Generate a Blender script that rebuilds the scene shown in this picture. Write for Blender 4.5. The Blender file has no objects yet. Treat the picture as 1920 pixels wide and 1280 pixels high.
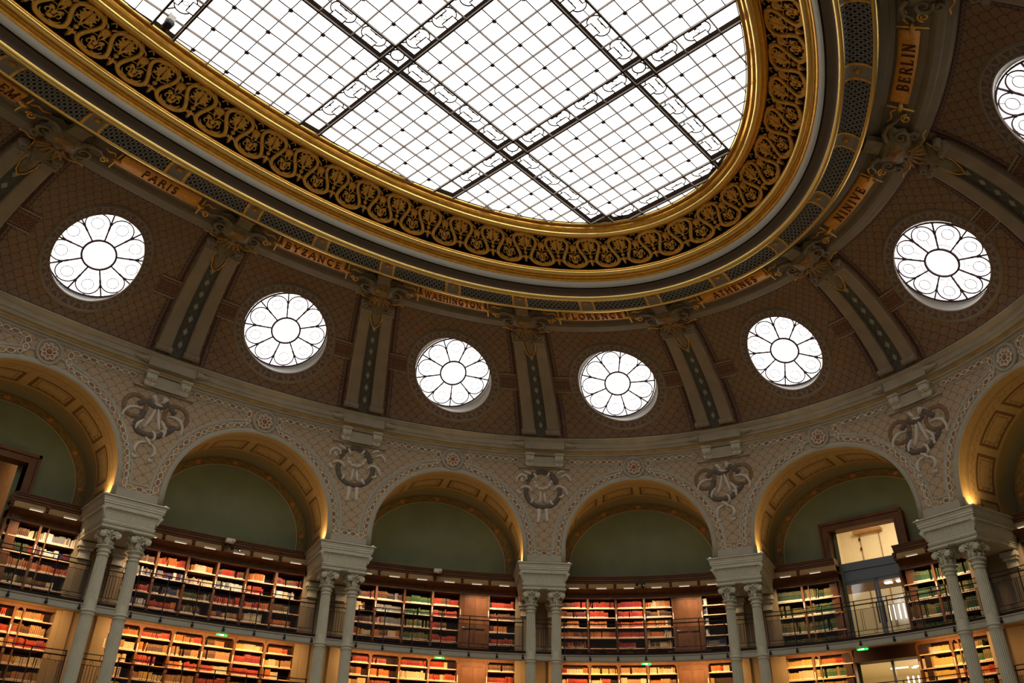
import bpy, math, random
import numpy as np
from mathutils import Matrix, Vector
random.seed(7)
PI=math.pi; sin=math.sin; cos=math.cos; sqrt=math.sqrt
SC=bpy.context.scene; COL=SC.collection
SKY,OCU,ARCH_W,SHELF_W,SHELF_L,COR_W,EXPO=2.6,2.4,15.,24.,32.,130.,.25
# ------------------------------------------------------------------ plan of the oval hall
EA,EB,EE=20.0,14.5468,2.1138
C0,C1,K0,K1=0.0742,0.0084,-0.0091,0.0020
def PC(s,d,z):
    u=(4-s)*PI/8; t=u+(C0+C1*d)*sin(2*u)+(K0+K1*d)*sin(4*u)
    e=2/EE; c=cos(t); q=sin(t)
    return (math.copysign((EA-d)*abs(c)**e,c), math.copysign((EB-d)*abs(q)**e,q), z)
_wc={}
def WF(s):
    k=round(s,5)
    if k not in _wc:
        a=PC(s-1e-4,.4,0); b=PC(s+1e-4,.4,0); c=PC(s,.4,0)
        tx,ty=b[0]-a[0],b[1]-a[1]; l=math.hypot(tx,ty); tx/=l; ty/=l
        nx,ny=-ty,tx
        if nx*c[0]+ny*c[1]<0: nx,ny=-nx,-ny
        _wc[k]=(c[0],c[1],tx,ty,nx,ny,l/2e-4)
    return _wc[k]
def PW(s,k,z):
    w=WF(s); return (w[0]+w[4]*k, w[1]+w[5]*k, z)
def LB(s,k=0.):
    a=PW(s-.005,k,0); b=PW(s+.005,k,0); return math.hypot(a[0]-b[0],a[1]-b[1])/.01
def LP(s,d):
    a=PC(s-.005,d,0); b=PC(s+.005,d,0); return math.hypot(a[0]-b[0],a[1]-b[1])/.01
def FR(s,k=0.,z=0.):
    w=WF(s); p=PW(s,k,z)
    return Matrix(((w[2],w[4],0,p[0]),(w[3],w[5],0,p[1]),(0,0,1,p[2]),(0,0,0,1)))
BAYN={-1:'the plaque ending in EM',0:'the PARIS plaque',1:'the BYZANCE plaque',2:'the WASHINGTON plaque',3:'the FLORENCE plaque',4:'the ATHENES plaque',5:'the NINIVE plaque',6:'the BERLIN plaque'}
SHORT={-1:'EM',0:'PARIS',1:'BYZANCE',2:'WASHINGTON',3:'FLORENCE',4:'ATHENES',5:'NINIVE',6:'BERLIN'}
# ------------------------------------------------------------------ mesh helpers
def dn(pts,closed=False,step=.22):
    """resample long straight runs so strips follow curved walls"""
    out=[]; P=list(pts)+([pts[0]] if closed else [])
    for p,q in zip(P[:-1],P[1:]):
        n=max(1,int(math.hypot(q[0]-p[0],q[1]-p[1])/step)); out+=[(p[0]+(q[0]-p[0])*i/n,p[1]+(q[1]-p[1])*i/n) for i in range(n)]
    return out if closed else out+[P[-1]]
class MB:
    def __init__(s): s.v=[];s.f=[];s.m=[];s.uv={}
    def grid(s,fn,us,vs,mat=0,uv=None,loop=False):
        b=len(s.v); nv=len(vs)
        for u in us:
            for v in vs: s.v.append(fn(u,v))
        if uv:
            for i,u in enumerate(us):
                for j,v in enumerate(vs): s.uv[b+i*nv+j]=uv(u,v)
        n=len(us)
        for i in range(n if loop else n-1):
            i2=(i+1)%n
            for j in range(nv-1):
                s.f.append((b+i*nv+j,b+i2*nv+j,b+i2*nv+j+1,b+i*nv+j+1)); s.m.append(mat)
    def sweep(s,fn,us,prof,mat=0,sharp=True,loop=False,uv=None):
        if not sharp: return s.grid(lambda u,p:fn(u,p[0],p[1]),us,prof,mat,None,loop)
        for a,b in zip(prof[:-1],prof[1:]):
            s.grid(lambda u,p:fn(u,p[0],p[1]),us,[a,b],mat,uv,loop)
    def add(s,vs,fs,mat=0):
        b=len(s.v); s.v+=vs
        for f in fs: s.f.append(tuple(b+i for i in f)); s.m.append(mat)
    def box(s,x0,x1,y0,y1,z0,z1,mat=0,M=None,ch=0.):
        if ch:
            vs=[]
            for z,i in ((z0,ch),(z0+ch,0),(z1-ch,0),(z1,ch)):
                vs+=[(x0+i,y0+i,z),(x1-i,y0+i,z),(x1-i,y1-i,z),(x0+i,y1-i,z)]
            fs=[(3,2,1,0),(12,13,14,15)]
            for l in range(3):
                for j in range(4): fs.append((l*4+j,l*4+(j+1)%4,l*4+4+(j+1)%4,l*4+4+j))
        else:
            vs=[(x0,y0,z0),(x1,y0,z0),(x1,y1,z0),(x0,y1,z0),(x0,y0,z1),(x1,y0,z1),(x1,y1,z1),(x0,y1,z1)]
            fs=[(3,2,1,0),(4,5,6,7),(0,1,5,4),(1,2,6,5),(2,3,7,6),(3,0,4,7)]
        if M: vs=[tuple(M@Vector(v)) for v in vs]
        s.add(vs,fs,mat)
    def tube(s,pts,r,seg=6,mat=0,closed=False,flat=None):
        P=[Vector(p) for p in pts]; n=len(P); rr=r if isinstance(r,(list,tuple)) else [r]*n
        up=Vector((0,0,1)); b=len(s.v)
        for i in range(n):
            a=P[(i-1)%n] if (closed or i>0) else P[i]; c=P[(i+1)%n] if (closed or i<n-1) else P[i]
            t=(c-a); t=t.normalized() if t.length>1e-9 else Vector((1,0,0))
            x=t.cross(up if abs(t.z)<.95 else Vector((1,0,0))).normalized(); y=x.cross(t)
            for j in range(seg):
                A=2*PI*j/seg; s.v.append(tuple(P[i]+(x*cos(A)+y*sin(A))*rr[i]))
        for i in range(n if closed else n-1):
            i2=(i+1)%n
            for j in range(seg): s.f.append((b+i*seg+j,b+i2*seg+j,b+i2*seg+(j+1)%seg,b+i*seg+(j+1)%seg)); s.m.append(mat)
        if not closed:
            s.f.append(tuple(b+j for j in range(seg))); s.m.append(mat)
            s.f.append(tuple(b+(n-1)*seg+j for j in reversed(range(seg)))); s.m.append(mat)
    def ribbon(s,pts,w,fn,h=.02,mat=0,closed=False,h0=0.,bev=.25):
        """flat moulded strip along a 2d path, laid on a surface fn(x,y,h)"""
        if len(pts)<9 and not isinstance(w,(list,tuple)): pts=dn(pts,closed)
        n=len(pts); ww=w if isinstance(w,(list,tuple)) else [w]*n; b=len(s.v)
        for i,(x,y) in enumerate(pts):
            a=pts[(i-1)%n] if (closed or i>0) else pts[i]; c=pts[(i+1)%n] if (closed or i<n-1) else pts[i]
            tx,ty=c[0]-a[0],c[1]-a[1]; l=math.hypot(tx,ty) or 1; nx,ny=-ty/l,tx/l; q=ww[i]/2
            for o,hh in ((-q,h0),(-q*(1-bev),h),(q*(1-bev),h),(q,h0)): s.v.append(fn(x+nx*o,y+ny*o,hh))
        for i in range(n if closed else n-1):
            i2=(i+1)%n
            for j in range(3): s.f.append((b+i*4+j,b+i2*4+j,b+i2*4+j+1,b+i*4+j+1)); s.m.append(mat)
        if not closed:
            s.f.append((b,b+1,b+2,b+3)); s.m.append(mat); e=b+(n-1)*4; s.f.append((e+3,e+2,e+1,e)); s.m.append(mat)
    def blob(s,pts,fn,h=.02,mat=0,h0=0.,ins=.8,dome=0.):
        """raised plate with sloped rim; pts 2d outline"""
        n=len(pts); cx=sum(p[0] for p in pts)/n; cy=sum(p[1] for p in pts)/n; b=len(s.v)
        for x,y in pts: s.v.append(fn(x,y,h0))
        for x,y in pts: s.v.append(fn(cx+(x-cx)*ins,cy+(y-cy)*ins,h))
        s.v.append(fn(cx,cy,h+dome))
        for i in range(n):
            j=(i+1)%n; s.f.append((b+i,b+j,b+n+j,b+n+i)); s.m.append(mat); s.f.append((b+n+i,b+n+j,b+2*n)); s.m.append(mat)
    def lathe(s,prof,seg=24,mat=0,M=None,flute=None):
        b=len(s.v); n=len(prof)
        for i in range(seg):
            A=2*PI*i/seg
            for r,z in prof:
                v=(r*cos(A),r*sin(A),z); s.v.append(tuple(M@Vector(v)) if M else v)
        for i in range(seg):
            i2=(i+1)%seg
            for j in range(n-1): s.f.append((b+i*n+j,b+i2*n+j,b+i2*n+j+1,b+i*n+j+1)); s.m.append(mat)
    def build(s,name,mats,parent=None,smooth=False,local=False,kind=None):
        me=bpy.data.meshes.new(name)
        V=s.v
        if parent is not None and not local:
            I=MWD[parent.name].inverted(); V=[tuple(I@Vector(v)) for v in V]
        me.from_pydata(V,[],s.f)
        if not isinstance(mats,(list,tuple)): mats=[mats]
        for m in mats: me.materials.append(m)
        if len(mats)>1: me.polygons.foreach_set('material_index',s.m)
        if s.uv:
            ul=me.uv_layers.new(name='UVMap'); 
            li=np.zeros(len(me.loops),dtype=np.int32); me.loops.foreach_get('vertex_index',li)
            arr=np.zeros((len(V),2)); 
            for k,u in s.uv.items(): arr[k]=u
            ul.data.foreach_set('uv',arr[li].ravel())
        if smooth: me.polygons.foreach_set('use_smooth',[True]*len(me.polygons))
        me.update()
        o=bpy.data.objects.new(name,me); COL.objects.link(o)
        if parent is not None: o.parent=parent
        MWD[o.name]=MWD[parent.name] if parent is not None else Matrix()
        if kind: o['kind']=kind
        return o
MWD={}
def tag(o,label=None,cat=None,group=None,kind=None):
    if label: o['label']=label
    if cat: o['category']=cat
    if group: o['group']=group
    if kind: o['kind']=kind
    return o
def empty(name,M=None,label=None,cat=None,group=None,kind=None):
    o=bpy.data.objects.new(name,None); COL.objects.link(o); o.empty_display_size=.2
    M=M or Matrix(); o.matrix_world=M; MWD[o.name]=M.copy()
    return tag(o,label,cat,group,kind)
def copy_tree(o,M,label,parent=None):
    c=o.copy(); COL.objects.link(c)
    if parent is None: c.matrix_world=M; MWD[c.name]=M.copy(); c['label']=label
    else: c.parent=parent; MWD[c.name]=MWD[parent.name]
    for ch in list(o.children): copy_tree(ch,None,None,c)
    return c
def arc(cx,cy,rx,ry,a0,a1,n=12):
    return [(cx+rx*cos(math.radians(a0+(a1-a0)*i/n)),cy+ry*sin(math.radians(a0+(a1-a0)*i/n))) for i in range(n+1)]
def circ(cx,cy,r,n=16,ry=None): return [(cx+r*cos(2*PI*i/n),cy+(ry or r)*sin(2*PI*i/n)) for i in range(n)]
def lin(a,b,n): return [a+(b-a)*i/n for i in range(n+1)]
def spiral(cx,cy,r,a0,turns,n=18,f=.25):
    return [(cx+r*(1-(1-f)*i/n)*cos(a0+turns*2*PI*i/n),cy+r*(1-(1-f)*i/n)*sin(a0+turns*2*PI*i/n)) for i in range(n+1)]
# ------------------------------------------------------------------ material helpers
class X:
    """tiny shader expression builder"""
    nt=None
    def __init__(s,sock): s.k=sock
    @staticmethod
    def op(o,*a):
        n=X.nt.nodes.new('ShaderNodeMath'); n.operation=o
        for i,v in enumerate(a):
            if isinstance(v,X): X.nt.links.new(v.k,n.inputs[i])
            else: n.inputs[i].default_value=v
        return X(n.outputs[0])
    def __add__(s,o): return X.op('ADD',s,o)
    def __radd__(s,o): return X.op('ADD',o,s)
    def __sub__(s,o): return X.op('SUBTRACT',s,o)
    def __rsub__(s,o): return X.op('SUBTRACT',o,s)
    def __mul__(s,o): return X.op('MULTIPLY',s,o)
    def __rmul__(s,o): return X.op('MULTIPLY',o,s)
    def __truediv__(s,o): return X.op('DIVIDE',s,o)
    def __lt__(s,o): return X.op('LESS_THAN',s,o)
    def __gt__(s,o): return X.op('GREATER_THAN',s,o)
def fl(a): return X.op('FLOOR',a)
def fr(a): return X.op('FRACT',a)
def ab(a): return X.op('ABSOLUTE',a)
def mx(a,b): return X.op('MAXIMUM',a,b)
def mn(a,b): return X.op('MINIMUM',a,b)
def sq(a): return X.op('SQRT',a)
def wmod(a,b): return X.op('FLOORED_MODULO',a,b)
def xsin(a): return X.op('SINE',a)
def smooth01(a,lo,hi): return mn(mx((a-lo)/(hi-lo),0.),1.)
class Mat:
    def __init__(s,name,col,rough=.6,metal=0.,noise=0.,nscale=6.,spec=.4,coat=0.):
        s.m=bpy.data.materials.new(name); s.m.use_nodes=True; s.nt=s.m.node_tree; X.nt=s.nt
        s.b=s.nt.nodes['Principled BSDF']; s.b.inputs['Roughness'].default_value=rough; s.b.inputs['Metallic'].default_value=metal
        s.b.inputs['Specular IOR Level'].default_value=spec
        if coat: s.b.inputs['Coat Weight'].default_value=coat
        n=s.nt.nodes.new('ShaderNodeRGB'); n.outputs[0].default_value=(*col,1); s.c=n.outputs[0]
        if noise:
            t=s.nt.nodes.new('ShaderNodeTexNoise'); t.inputs['Scale'].default_value=nscale; t.inputs['Detail'].default_value=4
            tc=s.nt.nodes.new('ShaderNodeTexCoord'); s.nt.links.new(tc.outputs['Object'],t.inputs['Vector'])
            f=smooth01(X(t.outputs['Fac']),.3,.7); s.mix(tuple(max(0,c*(1-noise)) for c in col),f*1.0)
    def uvs(s):
        X.nt=s.nt; n=s.nt.nodes.new('ShaderNodeUVMap'); q=s.nt.nodes.new('ShaderNodeSeparateXYZ'); s.nt.links.new(n.outputs[0],q.inputs[0])
        return X(q.outputs[0]),X(q.outputs[1])
    def noise(s,scale,detail=3):
        X.nt=s.nt; t=s.nt.nodes.new('ShaderNodeTexNoise'); t.inputs['Scale'].default_value=scale; t.inputs['Detail'].default_value=detail
        tc=s.nt.nodes.new('ShaderNodeTexCoord'); s.nt.links.new(tc.outputs['Object'],t.inputs['Vector']); return X(t.outputs['Fac'])
    def mix(s,col,fac):
        n=s.nt.nodes.new('ShaderNodeMix'); n.data_type='RGBA'
        s.nt.links.new(s.c,n.inputs[6]); n.inputs[7].default_value=(*col,1)
        if isinstance(fac,X): s.nt.links.new(fac.k,n.inputs[0])
        else: n.inputs[0].default_value=fac
        s.c=n.outputs[2]
    def bump(s,h,dist=.01,strength=.6):
        n=s.nt.nodes.new('ShaderNodeBump'); n.inputs['Distance'].default_value=dist; n.inputs['Strength'].default_value=strength
        s.nt.links.new(h.k,n.inputs['Height']); s.nt.links.new(n.outputs[0],s.b.inputs['Normal'])
    def done(s):
        s.nt.links.new(s.c,s.b.inputs['Base Color']); return s.m
def emit(name,col,st):
    m=bpy.data.materials.new(name); m.use_nodes=True; nt=m.node_tree; nt.nodes.remove(nt.nodes['Principled BSDF'])
    e=nt.nodes.new('ShaderNodeEmission'); e.inputs[0].default_value=(*col,1); e.inputs[1].default_value=st
    nt.links.new(e.outputs[0],nt.nodes['Material Output'].inputs[0]); return m
def scales(M,w,line,ring,lf=.55,rf=.25,tint=None):
    """overlapping fish-scale arcs painted on plaster"""
    u,v=M.uvs(); h=w*.5
    j=fl(v/h); odd=wmod(j,2.); y=v-j*h
    xa=fr(u/w+odd*.5)-.5; xb=fr(u/w+odd*.5+.5)-.5
    a=sq((xa*w)*(xa*w)+y*y); b=sq((xb*w)*(xb*w)+(h-y)*(h-y))
    ins=a<(w*.5); r=a*ins+b*(1.-ins)
    edge=smooth01(r,w*.44,w*.47)*(1.-smooth01(r,w*.505,w*.53))
    rings=smooth01(xsin(r*(2*PI/(w*.115))),.1,.7)
    if tint:
        cell=wmod(fl(u/w+odd*.5)*3.+j*5.,7.)
        M.mix(tint,(cell<1.5)*.35*ins+ (M.noise(1.2)>.52)*.25)
    M.mix(ring,rings*rf); M.mix(line,edge*lf)
# ------------------------------------------------------------------ materials
m_stone=Mat('stone_paint',(.60,.575,.45),.55,noise=.12,nscale=3).done()
m_cap=Mat('capital_paint',(.64,.61,.48),.5,noise=.15,nscale=14).done()
M=Mat('cornice_paint',(.44,.38,.28),.6,noise=.18,nscale=2.5); m_corn=M.done()
m_rib=Mat('rib_paint',(.35,.275,.19),.6,noise=.2,nscale=2.2).done()
m_bgrey=Mat('border_grey_paint',(.42,.385,.30),.6,noise=.1,nscale=4).done()
m_white=Mat('relief_white',(.62,.565,.48),.6).done()
m_cream=Mat('link_cream',(.80,.70,.55),.6).done()
m_chg=Mat('chain_ground',(.34,.27,.20),.7,noise=.2,nscale=9).done()
m_brown=Mat('link_brown',(.33,.15,.065),.5,noise=.3,nscale=9).done()
m_ochrelink=Mat('link_ochre',(.42,.26,.10),.5).done()
m_darkbr=Mat('dark_red_line',(.085,.035,.025),.7).done()
m_gold=Mat('gilding',(.95,.52,.10),.33,metal=1.,noise=.28,nscale=7).done()
m_gold2=Mat('gilding_old',(.98,.56,.12),.5,metal=.72,noise=.3,nscale=9).done()
m_fillet=Mat('dull_orange_fillet',(.50,.32,.11),.5,metal=.3,noise=.35,nscale=3).done()  # dull orange-gold line along the cornice
m_goldbright=Mat('gilding_bright',(1.0,.70,.22),.3,metal=1.).done()
m_cove=Mat('cove_brown',(.15,.11,.08),.7,noise=.12,nscale=3).done()
m_cove_lit=Mat('cove_lit_tone',(.46,.45,.40),.6).done()  # skylight catching the inward slope is painted in as a paler cove colour
m_gpan=Mat('grille_panel_grey',(.30,.265,.22),.6).done()
m_soffl=Mat('crown_moulding_paint',(.29,.235,.165),.65,noise=.15,nscale=3).done()
m_soff=Mat('soffit_brown',(.22,.175,.12),.65,noise=.15,nscale=3).done()
m_black=Mat('void_black',(.004,.004,.005),.9).done()
m_iron=Mat('wrought_iron',(.022,.015,.014),.45,metal=.4).done()
m_munt=Mat('glazing_bar',(.27,.235,.225),.7,spec=.1).done()
m_muntd=Mat('glazing_bar_thin',(.04,.02,.022),.9,spec=.05).done()
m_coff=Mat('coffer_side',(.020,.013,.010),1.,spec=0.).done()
m_lead=Mat('window_lead',(.09,.055,.065),.8,spec=.1).done()
m_reveal=Mat('window_reveal_white',(.80,.80,.78),.6).done()
m_wood=Mat('oak',(.155,.060,.020),.5,noise=.4,nscale=3.5,spec=.25).done()
m_woodd=Mat('oak_dark_and_shade',(.04,.015,.008),.55,noise=.4,nscale=3.5,spec=.2).done()  # dark oak; its colour also holds the shade inside the bookcases
m_edge_lit=Mat('oak_edge_lit_tone',(.75,.50,.28),.4,noise=.2,nscale=8).done()  # lamp light on the shelf fronts is painted in as pale oak
m_ochre=Mat('ochre_panel',(.50,.32,.13),.6,noise=.15,nscale=6).done()
m_plast=Mat('plaster_warm',(.31,.235,.14),.7,noise=.12,nscale=2).done()
m_slab=Mat('gallery_grey',(.42,.40,.325),.55,noise=.1,nscale=3).done()
m_lamp=Mat('lamp_housing',(.80,.76,.70),.4).done()
m_red=Mat('signal_red',(.5,.02,.015),.35).done()
m_black2=Mat('black_plastic',(.01,.01,.01),.35).done()
m_blue=Mat('lintel_bluegrey',(.16,.19,.24),.4).done()
m_corr=Mat('corridor_cream',(.80,.70,.50),.6,noise=.05).done()
m_corrw=Mat('corridor_wood',(.42,.22,.09),.5,noise=.2,nscale=4).done()
m_floor=Mat('reading_room_floor',(.48,.40,.29),.4,noise=.3,nscale=2).done()  # colour raised so skylight bounced off the floor fills the undersides above
m_orange=Mat('cartouche_orange',(.33,.13,.035),.55,noise=.4,nscale=6).done()
m_olive=Mat('cartouche_olive',(.26,.195,.095),.5,noise=.4,nscale=5).done()
m_garl=Mat('garland_grey',(.17,.13,.10),.7,noise=.5,nscale=22).done()
m_horn=Mat('horn_brown',(.25,.15,.07),.6,noise=.35,nscale=8).done()
m_flower=Mat('flower_orange',(.46,.18,.045),.6).done()
m_dia=Mat('inlay_diamond',(.34,.33,.28),.5).done()
e_sky=emit('skylight_glass',(1,.95,.86),SKY)
e_oc=emit('oculus_glass',(1,.97,.92),OCU)
e_exit=emit('exit_green',(.03,1.0,.12),1.6)
e_exw=emit('exit_white',(.6,1,.7),2.5)
e_tube=emit('tube_lamp',(1,.80,.55),1.1)
e_fluo=emit('fluorescent',(1,.86,.6),3.)
e_led=emit('led_white',(1,.95,.85),4.)
# wall plaster with fish scales
M=Mat('spandrel_plaster',(.46,.345,.22),.75)
n=M.noise(26,5); M.mix((.33,.21,.14),smooth01(n,.5,.72)*.6)
scales(M,.35,(.12,.055,.03),(.30,.2,.13),.75,.12); m_span=M.done()
M=Mat('dome_plaster',(.285,.19,.115),.75)
n=M.noise(14,4); M.mix((.20,.13,.10),smooth01(n,.45,.7)*.45)
scales(M,.36,(.05,.02,.012),(.09,.045,.025),.8,.2,tint=(.30,.14,.06)); m_dome=M.done()
M=Mat('ring_pattern',(.16,.105,.08),.7)   # u: around (units), v:0..1 radial
u,v=M.uvs(); x=fr(u)-.5; r1=sq(x*x*1.0+(v-.45)*(v-.45)*.6); r2=sq((ab(x)-.5)*(ab(x)-.5)+(v-.75)*(v-.75)*.6)
ln=smooth01(.030-ab(r1-.33),0.,.02)+smooth01(.028-ab(r2-.33),0.,.02)+smooth01(.026-ab(r1-.18),0.,.02)+smooth01(.03-ab(v-.95),0.,.02)
M.mix((.46,.37,.30),mn(ln,1.)*.85); m_ring=M.done()
M=Mat('grille',(.27,.27,.27),.5,metal=.2)
u,v=M.uvs(); a=.155; b=.17
def hexes(du,dv):
    xx=ab(fr(u/a+du)-.5)*a; yy=ab(fr(v/b+dv)-.5)*b
    return (mx(xx*1.0+yy*.55,yy*1.05)<.042)+0.*u
h=mx(hexes(0.,0.),hexes(.5,.5))
sl=mx((ab(fr(u/a+.5)-.5)*a<.011)*(ab(fr(v/b)-.5)*b<.028),(ab(fr(u/a)-.5)*a<.011)*(ab(fr(v/b+.5)-.5)*b<.028))
M.mix((.003,.003,.004),mx(h,sl)); m_grille=M.done()
M=Mat('orn_panel',(.14,.06,.035),.7)
u,v=M.uvs(); g=mx(smooth01(xsin(u*52.)*xsin(v*52.),.25,.5),smooth01(xsin(u*19.+v*19.)*xsin(u*19.-v*19.),.55,.8)); M.mix((.28,.17,.11),g*.5); m_orn=M.done()
M=Mat('border_dotted',(.20,.125,.10),.7)
u,v=M.uvs(); g=smooth01(xsin(u*45.)*xsin(v*45.),.1,.5); M.mix((.085,.05,.05),g*.8); m_bdot=M.done()
M=Mat('inlay_dark',(.085,.08,.06),.55)
u,v=M.uvs(); xx=ab(fr(v/.44)-.5)*.44; dd=smooth01(.012-ab(ab(u)+xx-.12),0.,.008)+smooth01(.02-sq((ab(u)-.05)*(ab(u)-.05)+(xx-.16)*(xx-.16)),0.,.01); M.mix((.25,.2,.13),mn(dd,1.)*.6); m_inlay=M.done()
M=Mat('vault_paint',(.40,.27,.12),.55)   # u: arc length, v: depth
u,v=M.uvs(); n=M.noise(5,3); M.mix((.33,.21,.08),smooth01(n,.4,.7)*.5)
ux=fr(u/1.35); fx=ab(ux-.5)*1.35; fy=ab(v-1.12)
fr1=smooth01(.05-ab(mx(fx-.52,fy-.36)),0.,.01); fr2=smooth01(.02-ab(mx(fx-.40,fy-.22)),0.,.01)
key=smooth01(xsin(u*30.)*xsin(v*30.),.3,.5)*(mx(fx-.50,fy-.34)<0.)*(mx(fx-.40,fy-.24)>0.)
lines=mx(smooth01(.012-ab(v-.32),0.,.006),smooth01(.012-ab(v-.38),0.,.006)); vine=smooth01(xsin(u*24.+2.5*xsin(v*40.)),.6,.9)*(ab(v-.55)<.07)
M.mix((.13,.06,.02),mx(mx(fr1,fr2*.7),mx(key*.7,mx(lines,vine*.6)))*.92)
M.mix((.17,.12,.05),smooth01(v,1.62,1.66)*.55); M.mix((.22,.2,.13),smooth01(v,2.0,2.02)); m_vault=M.done()
M=Mat('vine_band',(.16,.105,.035),.65)
u,v=M.uvs(); g=smooth01(.03-ab(v-.15-.07*xsin(u*9.)),0.,.012)+smooth01(.035-ab(v-.15+.06*xsin(u*18.)),0.,.012); M.mix((.28,.17,.05),mn(g,1.)*.6)
M.mix((.42,.34,.20),(v<.025)*1.0); m_vine=M.done()
M=Mat('lunette_green',(.19,.225,.13),.75); n=M.noise(1.5,5); M.mix((.145,.165,.10),smooth01(n,.35,.7)*.6); m_green=M.done()
M=Mat('plaque_gold',(.88,.40,.07),.5,metal=.4); n=M.noise(12,4); M.mix((.66,.26,.04),smooth01(n,.4,.7)*.6); m_plaq=M.done()
m_letter=Mat('letter_dark_red',(.09,.018,.01),.6).done()
def net_mat():
    m=bpy.data.materials.new('wire_netting'); m.use_nodes=True; nt=m.node_tree; X.nt=nt
    b=nt.nodes['Principled BSDF']; b.inputs['Base Color'].default_value=(.02,.015,.013,1); b.inputs['Roughness'].default_value=.5
    n=nt.nodes.new('ShaderNodeUVMap'); q=nt.nodes.new('ShaderNodeSeparateXYZ'); nt.links.new(n.outputs[0],q.inputs[0]); u,v=X(q.outputs[0]),X(q.outputs[1])
    g=mx((ab(fr((u+v)/.05)-.5)<.09)*1.,(ab(fr((u-v)/.05)-.5)<.09)*1.)
    nt.links.new(g.k,b.inputs['Alpha']); return m
m_net=net_mat()
def glass_mat():
    m=bpy.data.materials.new('door_glass'); m.use_nodes=True; nt=m.node_tree; nt.nodes.remove(nt.nodes['Principled BSDF'])
    t=nt.nodes.new('ShaderNodeBsdfTransparent'); t.inputs[0].default_value=(.9,.92,.95,1); g=nt.nodes.new('ShaderNodeBsdfGlossy'); g.inputs['Roughness'].default_value=.05
    x=nt.nodes.new('ShaderNodeMixShader'); x.inputs[0].default_value=.10; nt.links.new(t.outputs[0],x.inputs[1]); nt.links.new(g.outputs[0],x.inputs[2]); nt.links.new(x.outputs[0],nt.nodes['Material Output'].inputs[0]); return m
m_glass=glass_mat()
# ------------------------------------------------------------------ SETTING
RING=[i*.05 for i in range(320)]
# floor
b=MB(); b.grid(lambda u,v:PC(u,-4.*v+.0,0) if v>0 else (0,0,0),RING,[0,1.],loop=True); floor=b.build('floor',m_floor,kind='structure')
# back wall (behind the arcade) and lunettes
ZS=10.35; RA=2.6; HS=.389
def zarch(ds,R=RA,hs=HS):
    q=1-(ds/hs)**2; return ZS+R*sqrt(q) if q>0 else ZS
wb=empty('wall_back',kind='structure')
b=MB()
DOOR={4:(-.112,.118,7.1,10.92),0:(-.112,.112,7.1,10.9)}
DOORL={4:(-.112,.118,4.55,6.62),0:(-.112,.112,4.55,6.62)}
KB=2.5
for k in range(16):
    us=lin(k-.5,k+.5,20)
    if k in DOOR:
        a,c,z0,z1=DOOR[k]; us=sorted(set([round(u,4) for u in us if not (k+a-.02<u<k+a+.0201 or k+c-.02<u<k+c+.02)]+[k+a,k+c]))
        for (s0,s1) in zip(us[:-1],us[1:]):
            inside=s0>=k+a-1e-6 and s1<=k+c+1e-6
            rs=[(0,DOORL[k][2]),(DOORL[k][3],z0),(z1,13.6)] if inside else [(0,13.6)]
            for q0,q1 in rs: b.grid(lambda u,v:PW(u,KB,v),[s0,s1],[q0,q1])
    else: b.grid(lambda u,v:PW(u,KB,v),us,[0,13.6])
b.build('wall_surface',m_green,wb,True)
PIERS=[-.5,.5,1.5,2.5,3.5,4.5,5.5]
b=MB()
for k in range(16):      # solid pier bodies behind the columns
    s=k+.5; K=2.05
    b.grid(lambda u,v:PW(u,K,v),lin(s-.108,s+.108,5),[0,9.2]); 
    b.grid(lambda u,v:PW(s-.108,u,v),[K,KB],[0,9.2]); b.grid(lambda u,v:PW(s+.108,u,v),[K,KB],[0,9.2])
b.build('pier_face',m_plast,wb,True)
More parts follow.
